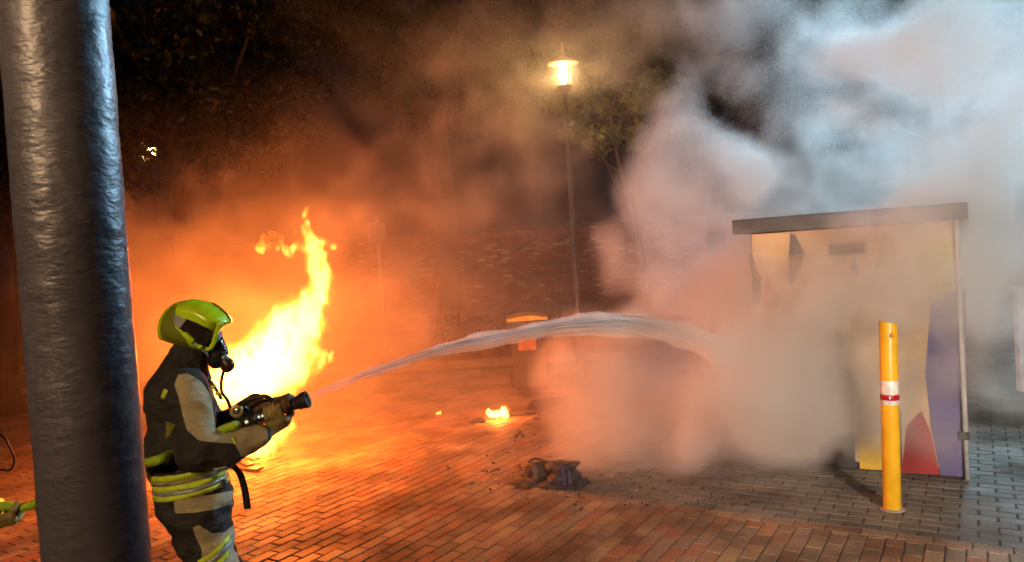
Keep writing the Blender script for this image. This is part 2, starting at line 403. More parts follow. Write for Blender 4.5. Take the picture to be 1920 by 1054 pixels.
def gap(px0, py0, r_):
    def f(c):
        q = project(c); return (q[0] - px0) ** 2 + (q[1] - py0) ** 2 < r_ * r_
    return f
tree(-6.6, 15.0, 10, 5.2, 3.3, 3.2, 90, 260, .17, 'dark leafy tree above the orange smoke beside the steel column', 11, .22, avoid=gap(283, 288, 32))
tree(-11.5, 17.5, 10, 4.5, 3.6, 3.6, 80, 200, .2, 'dark tree hidden mostly behind the thick steel column', 12, .25)
tree(-1.7, 20.0, 11, 6.8, 3.2, 2.8, 70, 200, .2, 'tree with its trunk before the brick wall behind the tall flames', 13, .3)
tree(4.6, 17.0, 10.5, 5.6, 3.2, 3.4, 100, 240, .18, 'dark leafy tree right of the lit street lamp, half veiled by grey smoke', 14, .24)
tree(11.0, 19.0, 11, 6.2, 4.0, 3.6, 80, 200, .2, 'tree behind the pale blue smoke above the painted hut', 15, .28)
tree(2.45, 13.4, 5.4, 4.1, 1.15, .75, 26, 130, .13, 'young tree whose leaves catch light just below the lit street lamp', 16, .05, (-.5, 0))
sh = empty('shrub', (at(900, 640, 15.5).x, 15.5, 0)); tag(sh, 'low dark green bush behind the yellow lidded bin', 'shrub')
cl = [(at(random.uniform(830, 1040), 620, 15.5).x, 15.5 + random.uniform(-.5, .5), random.uniform(.2, .75), .32) for _ in range(22)]
link('foliage', leaf_cloud(cl, 160, .08, 1, 5), m_leaf, sh, smooth=False)
bm = bmesh.new()
for c in cl[:12]: add_tube(bm, [(c[0] * .5 + sh.location.x * .5, 15.5, 0), (c[0], c[1], c[2])], [.015, .006], 5)
bm_obj('stems', bm, m_bark, sh)

# ------------------------------------------------------------------ street lamps
m_post = M('lamp_post_paint', (.12, .12, .12), .35, metal=.6, scale=10, bmp=.001)
m_hat = M('lamp_hat_enamel', (.45, .36, .25), .45, scale=10, bmp=.001)
m_glass = bpy.data.materials.new('frosted_lantern_glass'); m_glass.use_nodes = True
nt = m_glass.node_tree; bs = nt.nodes['Principled BSDF']; bs.inputs['Base Color'].default_value = (.9, .7, .45, 1); bs.inputs['Roughness'].default_value = .15
trg = nt.nodes.new('ShaderNodeBsdfTransparent'); trg.inputs[0].default_value = (1, .93, .8, 1); mxg = nt.nodes.new('ShaderNodeMixShader'); mxg.inputs[0].default_value = .02
nt.links.new(trg.outputs[0], mxg.inputs[1]); nt.links.new(bs.outputs[0], mxg.inputs[2]); nt.links.new(mxg.outputs[0], nt.nodes['Material Output'].inputs[0])
m_bulb = emit('lamp_bulb', (1, .72, .34), 60)
nt = m_bulb.node_tree; ad = nt.nodes.new('ShaderNodeAddShader'); tb = nt.nodes.new('ShaderNodeBsdfTransparent')
nt.links.new(nt.nodes['Emission'].outputs[0], ad.inputs[0]); nt.links.new(tb.outputs[0], ad.inputs[1]); nt.links.new(ad.outputs[0], nt.nodes['Material Output'].inputs[0])
def street_lamp(x, y, h, label, energy, tint=(1, .66, .32)):
    t = empty('street_lamp', (x, y, 0)); tag(t, label, 'street lamp')
    P = Vector((x, y, 0))
    bm = bmesh.new(); add_tube(bm, [P + Vector((0, 0, z)) for z in (0, .05, .06, 1.1, 1.14, h - .55)], [.1, .1, .065, .06, .042, .03], 14); bm_obj('post', bm, m_post, t, True)
    bm = bmesh.new(); lathe(bm, [(.03, h - .56), (.06, h - .53), (.1, h - .47), (.12, h - .45), (.12, h - .43), (.05, h - .43)], P, 20); bm_obj('collar', bm, m_post, t, True)
    bm = bmesh.new(); lathe(bm, [(.105, h - .43), (.135, h - .1), (.13, h - .1), (.1, h - .43)], P, 24); g = bm_obj('lantern_glass', bm, m_glass, t, True)
    bm = bmesh.new(); lathe(bm, [(.235, h - .1), (.24, h - .09), (.235, h - .075), (.12, h - .03), (.06, h), (.03, h + .02)], P, 28); bm_obj('hat', bm, m_hat, t, True)
    bm = bmesh.new(); lathe(bm, [(.026, h + .02), (.03, h + .1), (.018, h + .14), (.02, h + .2), (.006, h + .24)], P, 12); bm_obj('finial', bm, m_hat, t, True)
    for k in range(4):
        a = k * math.pi / 2 + .5; bm = bmesh.new()
        add_tube(bm, [P + Vector((.11 * math.cos(a), .11 * math.sin(a), h - .44)), P + Vector((.14 * math.cos(a), .14 * math.sin(a), h - .09))], .006, 6); bm_obj('lantern_bar', bm, m_post, t)
    bm = bmesh.new(); lathe(bm, [(.01, h - .41), (.035, h - .36), (.055, h - .27), (.045, h - .18), (.015, h - .12)], P, 16); b = bm_obj('bulb', bm, m_bulb, t, True)
    l = lamp_light('bulb_light', 'POINT', P + Vector((0, 0, h - .26)), energy, tint, .03); l.parent = t; l.matrix_parent_inverse = Matrix.Translation(t.location).inverted()
    return t
pl = at(1057, 140, 11.5)
street_lamp(pl.x, pl.y, pl.z + .26, 'lit street lamp with round hat standing in front of the brick wall', 85)
p2 = at(283, 288, 21)
street_lamp(p2.x, p2.y, p2.z + .26, 'distant street lamp glimpsed through the dark leaves beside the steel column', 60)
street_lamp(-2.2, -1.2, 3.85, 'street lamp standing behind the photographer, lighting the steel column', 520, (1, .80, .54))

# ------------------------------------------------------------------ floodlight on its mast (just outside the picture, lights the smoke from the right)
fm = empty('floodlight_mast', (FLOOD.x + .25, FLOOD.y, 0)); tag(fm, 'tall work floodlight on a tripod mast right of the painted hut', 'floodlight')
bm = bmesh.new(); add_tube(bm, [(FLOOD.x + .25, FLOOD.y, .3), (FLOOD.x + .25, FLOOD.y, 2.5), (FLOOD.x + .25, FLOOD.y, 5.5)], [.05, .04, .03], 12); bm_obj('mast', bm, m_post, fm, True)
for k in range(3):
    a = k * 2.094; bm = bmesh.new(); add_tube(bm, [(FLOOD.x + .25, FLOOD.y, 1.1), (FLOOD.x + .25 + .8 * math.cos(a), FLOOD.y + .8 * math.sin(a), .02)], .02, 8); bm_obj('leg', bm, m_post, fm, True)
bm = bmesh.new(); add_box(bm, (FLOOD.x + .22, FLOOD.y, FLOOD.z), (.06, .5, .34), bevel=.01); bm_obj('lamp_head', bm, m_blackmetal, fm)
fm = empty('work_light_stand', (WORK.x, WORK.y - .2, 0)); tag(fm, 'work light on a slim stand behind the photographer, aimed at the smoking remains', 'floodlight')
bm = bmesh.new(); add_tube(bm, [(WORK.x, WORK.y - .2, 0), (WORK.x, WORK.y - .2, 3.0)], .025, 10); bm_obj('mast', bm, m_post, fm, True)
bm = bmesh.new(); add_box(bm, (WORK.x, WORK.y - .2, WORK.z), (.4, .08, .26), bevel=.01); bm_obj('lamp_head', bm, m_blackmetal, fm)

# ------------------------------------------------------------------ sign post
sgp = at(716, 560, 15); sg = empty('sign_post', (sgp.x, 15, 0)); tag(sg, 'thin post carrying a small square sign behind the flames', 'sign')
bm = bmesh.new(); add_tube(bm, [(sgp.x, 15, 0), (sgp.x, 15, 3.0)], .028, 10); bm_obj('post', bm, M('galvanised_post', (.6, .58, .55), .35, metal=.5, scale=20, bmp=.001), sg, True)
zt = at(716, 437, 15).z
bm = bmesh.new(); add_box(bm, (sgp.x, 14.95, zt), (.36, .025, .42), bevel=.02); bm_obj('sign_board', bm, M('sign_back', (.25, .22, .2), .5, scale=10), sg)
bm = bmesh.new(); add_box(bm, (sgp.x - .165, 14.93, zt), (.015, .02, .38)); add_box(bm, (sgp.x - .09, 14.93, zt + .19), (.15, .02, .015)); bm_obj('sign_rim', bm, M('sign_rim_white', (.7, .65, .6), .4), sg)

# ------------------------------------------------------------------ wheeled bin
bp = at(990, 640, 11.2); bn = empty('wheeled_bin', (bp.x, 11.2, 0)); tag(bn, 'dark wheeled bin with yellow lid standing in front of the bushes', 'bin')
m_bin = M('bin_plastic', (.05, .05, .05), .45, scale=15); m_lid = M('yellow_lid_plastic', (.75, .5, .04), .4, scale=10, bmp=.001)
bm = bmesh.new(); zt = 1.06; wt, wb = .29, .235
vs = [bm.verts.new((bp.x + sx * a, 11.2 + sy * b, z)) for z, a, b in ((.08, wb, .25), (zt - .05, wt - .03, .33), (zt - .05, wt, .36), (zt, wt, .36)) for sx, sy in ((-1, -1), (1, -1), (1, 1), (-1, 1))]
for q in range(3):
    for k in range(4): bm.faces.new((vs[q * 4 + k], vs[q * 4 + (k + 1) % 4], vs[q * 4 + 4 + (k + 1) % 4], vs[q * 4 + 4 + k]))
bm.faces.new(vs[:4][::-1]); bm.faces.new(vs[-4:]); bmesh.ops.bevel(bm, geom=bm.edges[:], offset=.012, segments=2, affect='EDGES'); bm_obj('body', bm, m_bin, bn)
bm = bmesh.new()
for k in range(9):
    t_ = -1 + k / 4; add_box(bm, (bp.x + t_ * .255, 11.2, zt + .035 + .035 * (1 - t_ * t_)), (.075, .76, .03), bevel=.01)
add_box(bm, (bp.x, 10.85, zt + .03), (.6, .05, .05), bevel=.015); bm_obj('lid', bm, m_lid, bn)
bm = bmesh.new(); add_box(bm, (bp.x - .02, 10.855, .72), (.26, .012, .17), rot=Matrix.Rotation(R(-6), 3, 'X')); bm_obj('sticker', bm, M('orange_sticker', (.42, .17, .06), .6), bn)
for s in (-1, 1):
    bm = bmesh.new(); add_tube(bm, [(bp.x + s * .25, 11.5, .1), (bp.x + s * .3, 11.5, .1)], .1, 20); bm_obj('wheel', bm, m_blackmetal, bn)
bm = bmesh.new(); add_tube(bm, [(bp.x - .2, 11.58, zt - .02), (bp.x - .2, 11.64, zt), (bp.x + .2, 11.64, zt), (bp.x + .2, 11.58, zt - .02)], .016, 8); bm_obj('handle', bm, m_bin, bn)

# ------------------------------------------------------------------ painted hut
KR = ground(1814, 898); KN = -A1
kw, kd, kh = 1.60, 1.4, 2.075
KL = KR + A2 * kw
hut = empty('painted_hut', KR + A2 * kw / 2); tag(hut, 'small flat roofed hut with a colourful painted mural front in the smoke', 'hut')
kc = KR + A2 * kw / 2 + A1 * kd / 2
rk = Matrix((A2.to_3d(), A1.to_3d(), Vector((0, 0, 1)))).transposed()
m_kwall = M('hut_render', (.62, .45, .27), .75, scale=2, var=.2, bmp=.003)
bm = bmesh.new(); add_box(bm, kc + Vector((0, 0, kh / 2 + .03)), (kw, kd, kh - .06), rot=rk, bevel=.012); bm_obj('wall', bm, m_kwall, hut)
bm = bmesh.new(); add_box(bm, kc + Vector((0, 0, .03)), (kw - .04, kd - .04, .06), rot=rk); bm_obj('plinth', bm, M('hut_plinth', (.04, .04, .04), .8), hut)
bm = bmesh.new(); add_box(bm, kc + Vector((0, 0, kh + .067)) + A2 * .03, (kw + .22, kd + .2, .13), rot=rk, bevel=.01); bm_obj('roof', bm, M('hut_roof_fascia', (.10, .10, .105), .5, scale=5), hut)
bm = bmesh.new(); add_tube(bm, [KR - A1 * .03 - A2 * .0, KR - A1 * .03 + Vector((0, 0, 2.1))], .018, 8); bm_obj('downpipe', bm, M('pale_pipe', (.6, .6, .62), .4), hut, True)
bm = bmesh.new(); add_box(bm, KR - A1 * .04 + Vector((0, 0, .36)), (.06, .05, .06), rot=rk); bm_obj('pipe_bracket', bm, m_blackmetal, hut)
def onfront(px, py, off=.004):
    d = ray(px, py); P0 = KR - A1 * off; t = (P0 - EYE).dot(A1) / d.dot(A1); return EYE + d * t
def mural(poly, col, name='mural_shape', off=.004, rough=.7):
    bm = bmesh.new(); a = [onfront(x, y, off) for x, y in poly]; b = [p + A1 * (off + .002) for p in a]
    va = [bm.verts.new(p) for p in a]; vb = [bm.verts.new(p) for p in b]; bm.faces.new(va); bm.faces.new(vb[::-1])
    for k in range(len(a)): bm.faces.new((va[k], vb[k], vb[(k + 1) % len(a)], va[(k + 1) % len(a)]))
    return bm_obj(name, bm, M(name + '_paint', col, rough, scale=4, var=.25, bmp=.001), hut)
mural([(1404, 470), (1409, 474), (1419, 510), (1427, 519), (1427, 558), (1423, 572), (1412, 570), (1409, 515)], (.16, .16, .17))
mural([(1437, 514), (1447, 535), (1462, 560), (1455, 580), (1430, 578)], (.45, .17, .08))
mural([(1482, 437), (1491, 441), (1509, 475), (1479, 481)], (.15, .14, .15))
mural([(1479, 482), (1509, 477), (1500, 505), (1489, 528), (1478, 536)], (.30, .15, .10), off=.004)
mural([(1478, 515), (1490, 523), (1487, 532), (1478, 537)], (.03, .03, .035), off=.007)
mural([(1601, 479), (1612, 516), (1606, 519), (1590, 517)], (.18, .17, .2))
mural([(1659, 434), (1668, 436), (1690, 520), (1697, 548), (1625, 548), (1640, 500)], (.36, .27, .12))
mural([(1657, 434), (1672, 436), (1680, 470), (1662, 478), (1655, 465)], (.5, .36, .12), off=.007)
mural([(1700, 470), (1790, 450), (1800, 540), (1745, 570), (1712, 560)], (.55, .45, .12))
mural([(1745, 560), (1811, 538), (1811, 894), (1764, 892), (1745, 800), (1735, 700)], (.13, .115, .27))
mural([(1700, 800), (1727, 770), (1745, 810), (1762, 890), (1690, 887)], (.36, .035, .035))
mural([(1610, 790), (1630, 750), (1656, 745), (1656, 882), (1612, 879)], (.75, .5, .06))
mural([(1540, 720), (1560, 680), (1600, 700), (1604, 877), (1535, 868)], (.05, .05, .06))
mural([(1660, 760), (1690, 770), (1692, 884), (1660, 881)], (.1, .1, .12))
bmv = mural([(1555, 459), (1621, 455), (1621, 474), (1555, 478)], (.06, .055, .05), 'vent', off=.012)
mural([(1551, 456), (1626, 451), (1626, 455), (1551, 460)], (.5, .38, .25), 'vent_frame', off=.018)
mural([(1551, 478), (1626, 474), (1626, 478), (1551, 482)], (.5, .38, .25), 'vent_frame', off=.018)
mural([(1621, 455), (1626, 455), (1626, 474), (1621, 474)], (.5, .38, .25), 'vent_frame', off=.018)

pp = at(1914, 660, 9.0); ps = empty('white_post', (pp.x, 9, 0)); tag(ps, 'pale square post at the right edge beyond the hut', 'post')
bm = bmesh.new(); add_box(bm, (pp.x, 9, .62), (.09, .09, 1.24), bevel=.008); bm_obj('shaft', bm, M('pale_post_paint', (.7, .7, .7), .5), ps)
bm = bmesh.new(); add_box(bm, (pp.x, 9, 1.26), (.11, .11, .03), bevel=.006); bm_obj('cap', bm, M('pale_post_cap', (.5, .5, .5), .5), ps)

# ------------------------------------------------------------------ yellow bollard
bb = ground(1673, 955); bo = empty('bollard', bb); tag(bo, 'yellow bollard with a white and red band standing before the painted hut', 'bollard')
m_yel = M('bollard_yellow', (.86, .49, .02), .38, scale=5, var=.18, bmp=.0015, bscale=30)
axis = (at(1665, 603, bb.y) - bb); bh_ = axis.length; ax = axis.normalized(); ra = align(ax)
def seg(name, z0, z1, r_, mat, n=32, par=None, slant=0):
    bm = bmesh.new(); lathe(bm, [(r_ * .97, z0), (r_, z0 + .004), (r_, (z0 + z1) / 2), (r_, z1 - .004), (r_ * .97, z1)], bb, n, ra)
    if slant:
        top = max((v.co - bb).dot(ax) for v in bm.verts)
        for v in bm.verts:
            if (v.co - bb).dot(ax) > top - .01: v.co += ax * (slant * (v.co.x - bb.x))
    return bm_obj(name, bm, mat, par or bo, True)
zz = lambda py: (at(1670, py, bb.y) - bb).dot(ax)
r0 = .0605
seg('shaft', 0, bh_, r0, m_yel, slant=-.25)
seg('reflective_band', zz(758), zz(712), r0 + .0015, M('band_white', (.8, .8, .78), .3, scale=20, bmp=0))
seg('red_stripe', zz(749), zz(738), r0 + .003, M('band_red', (.45, .015, .03), .35, scale=20, bmp=0))
bm = bmesh.new(); ce = bb + ax * zz(743) + Vector((-.028, -r0 * .9 - .003, 0)); add_box(bm, ce, (.012, .003, .018)); bm_obj('band_mark', bm, M('band_mark_white', (.8, .8, .8), .4), bo)
bm = bmesh.new(); lathe(bm, [(.012, 0), (.0145, .002), (.017, 0), (.0145, -.002)], bb + ax * zz(627) + Vector((-.005, -r0 - .001, 0)), 18, Matrix.Rotation(R(90), 3, 'X')); bm_obj('emblem', bm, M('emblem_orange', (.6, .25, .02), .4), bo, True)
bm = bmesh.new(); lathe(bm, [(.085, 0), (.085, .008), (.066, .012), (.06, .012)], bb, 28); bm_obj('ground_collar', bm, m_kerb, bo, True)

# ------------------------------------------------------------------ steel column beside the camera
m_col, nt, bs = nmat('galvanised_column')
bs.inputs['Metallic'].default_value = .3
n1 = noise_node(nt, 3, 5, .6, 'Object', (1, 1, .6)); nt.links.new(mixc(nt, ramp(nt, n1, .3, .7), (.06, .05, .068), (.11, .095, .125)), bs.inputs['Base Color'])
r1 = nt.nodes.new('ShaderNodeMapRange'); r1.inputs[3].default_value = .36; r1.inputs[4].default_value = .52; nt.links.new(noise_node(nt, 9, 5, .7), r1.inputs[0]); nt.links.new(r1.outputs[0], bs.inputs['Roughness'])
b1 = nt.nodes.new('ShaderNodeBump'); b1.inputs['Distance'].default_value = .006; nt.links.new(noise_node(nt, 9, 3, .55, 'Object', (1.6, 1.6, 3.2)), b1.inputs['Height'])
b2 = nt.nodes.new('ShaderNodeBump'); b2.inputs['Distance'].default_value = .0009; nt.links.new(noise_node(nt, 60, 4, .6), b2.inputs['Height']); nt.links.new(b1.outputs[0], b2.inputs['Normal']); nt.links.new(b2.outputs[0], bs.inputs['Normal'])
cc = at(143, 527, 1.5); cx_, cyy = cc.x, 1.5
colo = empty('steel_column', (cx_, cyy, 0)); tag(colo, 'thick galvanised steel column standing close by, with dented shiny skin', 'column')
bm = bmesh.new(); nz, na = 420, 96; rows = []
for i in range(nz + 1):
    z = i / nz * 4.2; ring = []
    for k in range(na):
        a = 2 * math.pi * k / na; ring.append((.0975 * math.cos(a), .0975 * math.sin(a), z))
    rows.append(ring)
Pn = np.array(rows).reshape(-1, 3); th = np.arctan2(Pn[:, 1], Pn[:, 0])
dn = fbm(Pn[:, 0] * 1.2, Pn[:, 1] * 1.2, Pn[:, 2] * 1.6, 10, 4, 0) * .0013 + fbm(Pn[:, 0], Pn[:, 1], Pn[:, 2] * 1.5, 28, 2, 1) * .0005
Pn[:, 0] += np.cos(th) * dn + cx_; Pn[:, 1] += np.sin(th) * dn + cyy
fc = [(i * na + k, i * na + (k + 1) % na, (i + 1) * na + (k + 1) % na, (i + 1) * na + k) for i in range(nz) for k in range(na)]
me = bpy.data.meshes.new('shaft'); me.from_pydata(Pn.tolist(), [], fc); link('shaft', me, m_col, colo, True); bm.free()
bm = bmesh.new(); lathe(bm, [(.17, 0), (.17, .02), (.1, .022), (.1, .0)], (cx_, cyy, .0), 24); bm_obj('base_plate', bm, m_col, colo)

# ------------------------------------------------------------------ firefighter
UP = Vector((0, 0, 1))
def np3(v): return np.array(v, np.float32)
def capsule(X, Y, Z, a, ra_, b, rb):
    a = np3(a); b = np3(b); d = b - a; L = float(d @ d) + 1e-9
    t = np.clip(((X - a[0]) * d[0] + (Y - a[1]) * d[1] + (Z - a[2]) * d[2]) / L, 0, 1)
    return np.sqrt((X - a[0] - d[0] * t) ** 2 + (Y - a[1] - d[1] * t) ** 2 + (Z - a[2] - d[2] * t) ** 2) - (ra_ + (rb - ra_) * t)
def smin(a, b, k):
    h = np.clip(.5 + .5 * (b - a) / k, 0, 1); return b + (a - b) * h - k * h * (1 - h)
def body_mesh(name, caps, v, mat, parent, k=.05, wrinkle=.006, k_of=None):
    pts = np.array([np3(c[0]) for c in caps] + [np3(c[2]) for c in caps]); rm = max(max(c[1], c[3]) for c in caps) + .04
    lo = pts.min(0) - rm; hi = pts.max(0) + rm
    X, Y, Z = grid(lo, hi, v); D = None
    for i, c in enumerate(caps):
        d = capsule(X, Y, Z, *c[:4]); kk = c[4] if len(c) > 4 else k
        D = d if D is None else smin(D, d, kk)
    if wrinkle:
        n = fbm(X, Y, Z * 1.5, 6.5, 3, 1) ; n2 = 1 - np.abs(fbm(X + .4 * Z, Y, Z * 1.8 - .5 * X, 5.0, 2, 2)) * 2
        D = D - wrinkle * n - wrinkle * .8 * n2
    return iso(name, -D, lo, v, 0.0, mat, parent)
def seg2d(px_, pz_, poly):
    """signed distance, positive inside"""
    n = len(poly); d = np.full(px_.shape, 1e9, np.float32); ins = np.zeros(px_.shape, bool)
    for i in range(n):
        ax_, az = poly[i]; bx, bz = poly[(i + 1) % n]; ex, ez = bx - ax_, bz - az
        t = np.clip(((px_ - ax_) * ex + (pz_ - az) * ez) / (ex * ex + ez * ez), 0, 1)
        d = np.minimum(d, np.hypot(px_ - ax_ - ex * t, pz_ - az - ez * t))
        ins ^= ((az > pz_) != (bz > pz_)) & (px_ < (bx - ax_) * (pz_ - az) / (bz - az + 1e-12) + ax_)
    return np.where(ins, d, -d)
def inflate(name, pts, Yc, W, Rr, v, mat, parent, power=.5, soft=.006):
    poly = [(at(x, y, Yc).x, at(x, y, Yc).z) for x, y in pts]; P = np.array(poly)
    lo = (P[:, 0].min() - .03, Yc - W - .03, P[:, 1].min() - .03); hi = (P[:, 0].max() + .03, Yc + W + .03, P[:, 1].max() + .03)
    X, Y, Z = grid(lo, hi, v); S = seg2d(X[:, 0, :], Z[:, 0, :], poly)
    q = np.clip(S / Rr, 0, 1); H = W * np.power(np.maximum(1 - (1 - q) ** 2, 1e-6), power)
    S3 = S[:, None, :]; F = np.minimum(np.where(S3 > 0, (H[:, None, :] - np.abs(Y - Yc)), S3 - np.abs(Y - Yc) * .5), .05)
    return iso(name, F, lo, v, 0.0, mat, parent)
def bvh_of(*obs):
    V, Fc = [], []
    for o in obs:
        n0 = len(V); V += [v.co.copy() for v in o.data.vertices]; Fc += [[q + n0 for q in p.vertices] for p in o.data.polygons]
    return BVHTree.FromPolygons(V, Fc)
def decal(name, pts, Yc, tree_, mat, parent, off=.004, step=.012, thick=.003, dirn=1):
    P = [at(x, y, Yc) for x, y in pts]; bm = bmesh.new(); bm.faces.new([bm.verts.new((p.x, 0, p.z)) for p in P])
    xs = [p.x for p in P]; zs = [p.z for p in P]
    for (lo, hi, n) in ((min(xs), max(xs), Vector((1, 0, 0))), (min(zs), max(zs), Vector((0, 0, 1)))):
        t = lo + step
        while t < hi:
            bmesh.ops.bisect_plane(bm, geom=bm.verts[:] + bm.edges[:] + bm.faces[:], plane_co=n * t, plane_no=n); t += step
    bmesh.ops.triangulate(bm, faces=bm.faces[:]); bad = []
    for v in bm.verts:
        h = tree_.ray_cast(Vector((v.co.x, Yc - 1.2 * dirn, v.co.z)), Vector((0, dirn, 0)))
        if h[0] is None: bad.append(v)
        else: v.co = h[0] + h[1].normalized() * off * (1 if h[1].y * dirn < 0 else -1)
    bmesh.ops.delete(bm, geom=bad, context='VERTS')
    r = bmesh.ops.extrude_face_region(bm, geom=bm.faces[:])
    for v in [g for g in r['geom'] if isinstance(g, bmesh.types.BMVert)]: v.co.y += thick * dirn
    return bm_obj(name, bm, mat, parent, True)
def band(name, axis_xy, z0, z1, slope, tree_, mat, parent, off=.006, n=72, a0=0, a1=2 * math.pi, lvl=3):
    bm = bmesh.new(); ax_, ay = axis_xy; cols_ = []
    for k in range(n + 1):
        a = a0 + (a1 - a0) * k / n; d = Vector((math.cos(a), math.sin(a), 0)); col_ = []
        for q in range(lvl):
            z = z0 + (z1 - z0) * q / (lvl - 1); zz_ = z + slope * .2 * math.cos(a)
            h = tree_.ray_cast(Vector((ax_, ay, zz_)) + d * .8, -d); rr = .22 if h[0] is None else (h[0].xy - Vector((ax_, ay))).length
            col_.append((Vector((ax_, ay, zz_)) + d * (rr + off), Vector((ax_, ay, zz_)) + d * (rr - .004)))
        cols_.append([(bm.verts.new(o), bm.verts.new(i)) for o, i in col_])
    for c0, c1 in zip(cols_, cols_[1:]):
        for q in range(lvl - 1):
            bm.faces.new((c0[q][0], c1[q][0], c1[q + 1][0], c0[q + 1][0])); bm.faces.new((c0[q][1], c0[q + 1][1], c1[q + 1][1], c1[q][1]))
        bm.faces.new((c0[0][0], c0[0][1], c1[0][1], c1[0][0])); bm.faces.new((c0[-1][0], c1[-1][0], c1[-1][1], c0[-1][1]))
    return bm_obj(name, bm, mat, parent, True)

m_suit = M('suit_dark_fabric', (.022, .020, .026), .85, scale=14, bmp=.0025, bscale=90)
m_suit0, nt, bs = nmat('turnout_suit')
at_ = nt.nodes.new('ShaderNodeAttribute'); at_.attribute_name = 'beige'
nz0 = noise_node(nt, 14, 5, .6)
cA = mixc(nt, ramp(nt, nz0, .3, .7), (.045, .036, .036), (.024, .019, .021)); cB = mixc(nt, ramp(nt, nz0, .3, .7), (.54, .43, .27), (.40, .31, .19))
nt.links.new(mixc(nt, ramp(nt, at_.outputs['Fac'], -.3, .5), cA, cB), bs.inputs['Base Color']); bs.inputs['Roughness'].default_value = .85
b0 = nt.nodes.new('ShaderNodeBump'); b0.inputs['Distance'].default_value = .028; nt.links.new(noise_node(nt, 9, 3, .5, 'Object', (1, 1, 1.8)), b0.inputs['Height'])
b9 = nt.nodes.new('ShaderNodeBump'); b9.inputs['Distance'].default_value = .002; nt.links.new(noise_node(nt, 100, 3, .6), b9.inputs['Height']); nt.links.new(b0.outputs[0], b9.inputs['Normal']); nt.links.new(b9.outputs[0], bs.inputs['Normal'])
m_beige = M('suit_beige_fabric', (.34, .26, .15), .85, scale=14, bmp=.0025, bscale=110, var=.2)
m_lime = M('lime_reflective', (.66, .80, .04), .5, scale=30, bmp=.001, var=.15)
m_silver = M('silver_reflective', (.42, .43, .47), .35, metal=.3, scale=30, bmp=.001, var=.2)
m_helmet = M('helmet_lime_paint', (.60, .84, .015), .22, scale=4, bmp=0, var=.1)
m_rub = M('black_rubber', (.02, .018, .018), .45, scale=20, bmp=.001)
m_visor = M('dark_visor', (.03, .02, .02), .08, scale=5, bmp=0)
m_glove = M('glove_leather', (.34, .24, .08), .7, scale=20, bmp=.002, var=.3)
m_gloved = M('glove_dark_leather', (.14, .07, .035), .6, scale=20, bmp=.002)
m_hose = M('lime_hose_jacket', (.42, .58, .02), .6, scale=30, bmp=.0015, bscale=200)
m_chrome = M('nozzle_aluminium', (.7, .7, .72), .22, metal=1, scale=10, bmp=.0005)
m_grey = M('helmet_grey_panel', (.35, .34, .36), .4, scale=10, bmp=0)

YF = 3.95
def fa(px, py, dy=0): return at(px, py, YF + dy)
ff = empty('person', (fa(370, 900).x, YF, 0)); tag(ff, 'firefighter in dark and beige suit and lime helmet aiming a hose nozzle', 'person')
ankN = Vector((fa(362, 900).x, YF - .14, .1)); ankF = Vector((fa(438, 900).x, YF + .16, .1))
kneeN = fa(402, 1068, -.12); kneeF = fa(392, 1066, .16); kneeF.x += .04
caps = [
    (fa(366, 622), .078, fa(358, 660), .078),
    (fa(356, 668), .083, fa(345, 705), .085, .04),
    (fa(346, 700, -.07), .105, fa(346, 700, .1), .105),
    (fa(338, 745, -.08), .165, fa(342, 850, -.06), .165), (fa(340, 745, .1), .165, fa(346, 850, .08), .165),
    (fa(342, 850, -.06), .165, fa(366, 938, -.08), .185), (fa(346, 850, .08), .165, fa(368, 938, .08), .185),
    (fa(366, 950, -.08), .15, kneeN, .118, .03), (fa(372, 950, .09), .15, kneeF, .112, .03),
    (kneeN, .118, ankN, .092, .03), (kneeF, .112, ankF, .092, .03),
    (fa(350, 722, -.17), .095, fa(372, 845, -.27), .092, .05), (fa(372, 845, -.27), .092, fa(418, 848, -.24), .088, .04), (fa(418, 848, -.24), .08, fa(484, 818, -.14), .056, .02),
    (fa(350, 722, .19), .095, fa(400, 815, .30), .085, .05), (fa(400, 815, .30), .08, fa(478, 762, .13), .055, .03),
]
body = body_mesh('body', caps, .009, m_suit0, ff, wrinkle=.013)
# hem skirt of the jacket is part of the same body; beige panels are stitched pieces lying on it
tr_b = bvh_of(body)
def zone(ob, attr, polys, ymax, nymax=.35):
    me = ob.data; n = len(me.vertices); co = np.empty(n * 3, np.float32); me.vertices.foreach_get('co', co); co = co.reshape(-1, 3)
    no = np.empty(n * 3, np.float32); me.vertices.foreach_get('normal', no); no = no.reshape(-1, 3)
    rel = co - np3(EYE); f = rel @ np3(_F); U_ = CX + FPX * (rel @ np3(_R)) / f; V_ = CY - FPX * (rel @ np3(_U)) / f
    A_ = np.full(n, -99, np.float32)
    for poly, ym in polys: A_ = np.maximum(A_, np.minimum(seg2d(U_, V_, poly), (ym - co[:, 1]) * 300))
    A_ = np.minimum(A_, (nymax - no[:, 1]) * 30)
    a = me.attributes.new(attr, 'FLOAT', 'POINT'); a.data.foreach_set('value', A_)
zone(body, 'beige', [([(334, 702), (352, 700), (374, 712), (394, 736), (404, 762), (414, 786), (430, 798), (458, 798), (500, 788), (504, 840), (470, 858), (452, 856), (440, 832), (405, 830), (372, 826), (350, 806), (343, 780), (335, 745), (327, 722)], YF - .14),
    ([(325, 931), (395, 928), (460, 915), (462, 938), (400, 956), (360, 962), (328, 963)], YF + .1),
    ([(361, 990), (372, 984), (398, 1000), (422, 998), (436, 985), (460, 1010), (460, 1100), (378, 1110), (378, 1030), (368, 1010)], YF + .05)], YF)
bk = tr_b
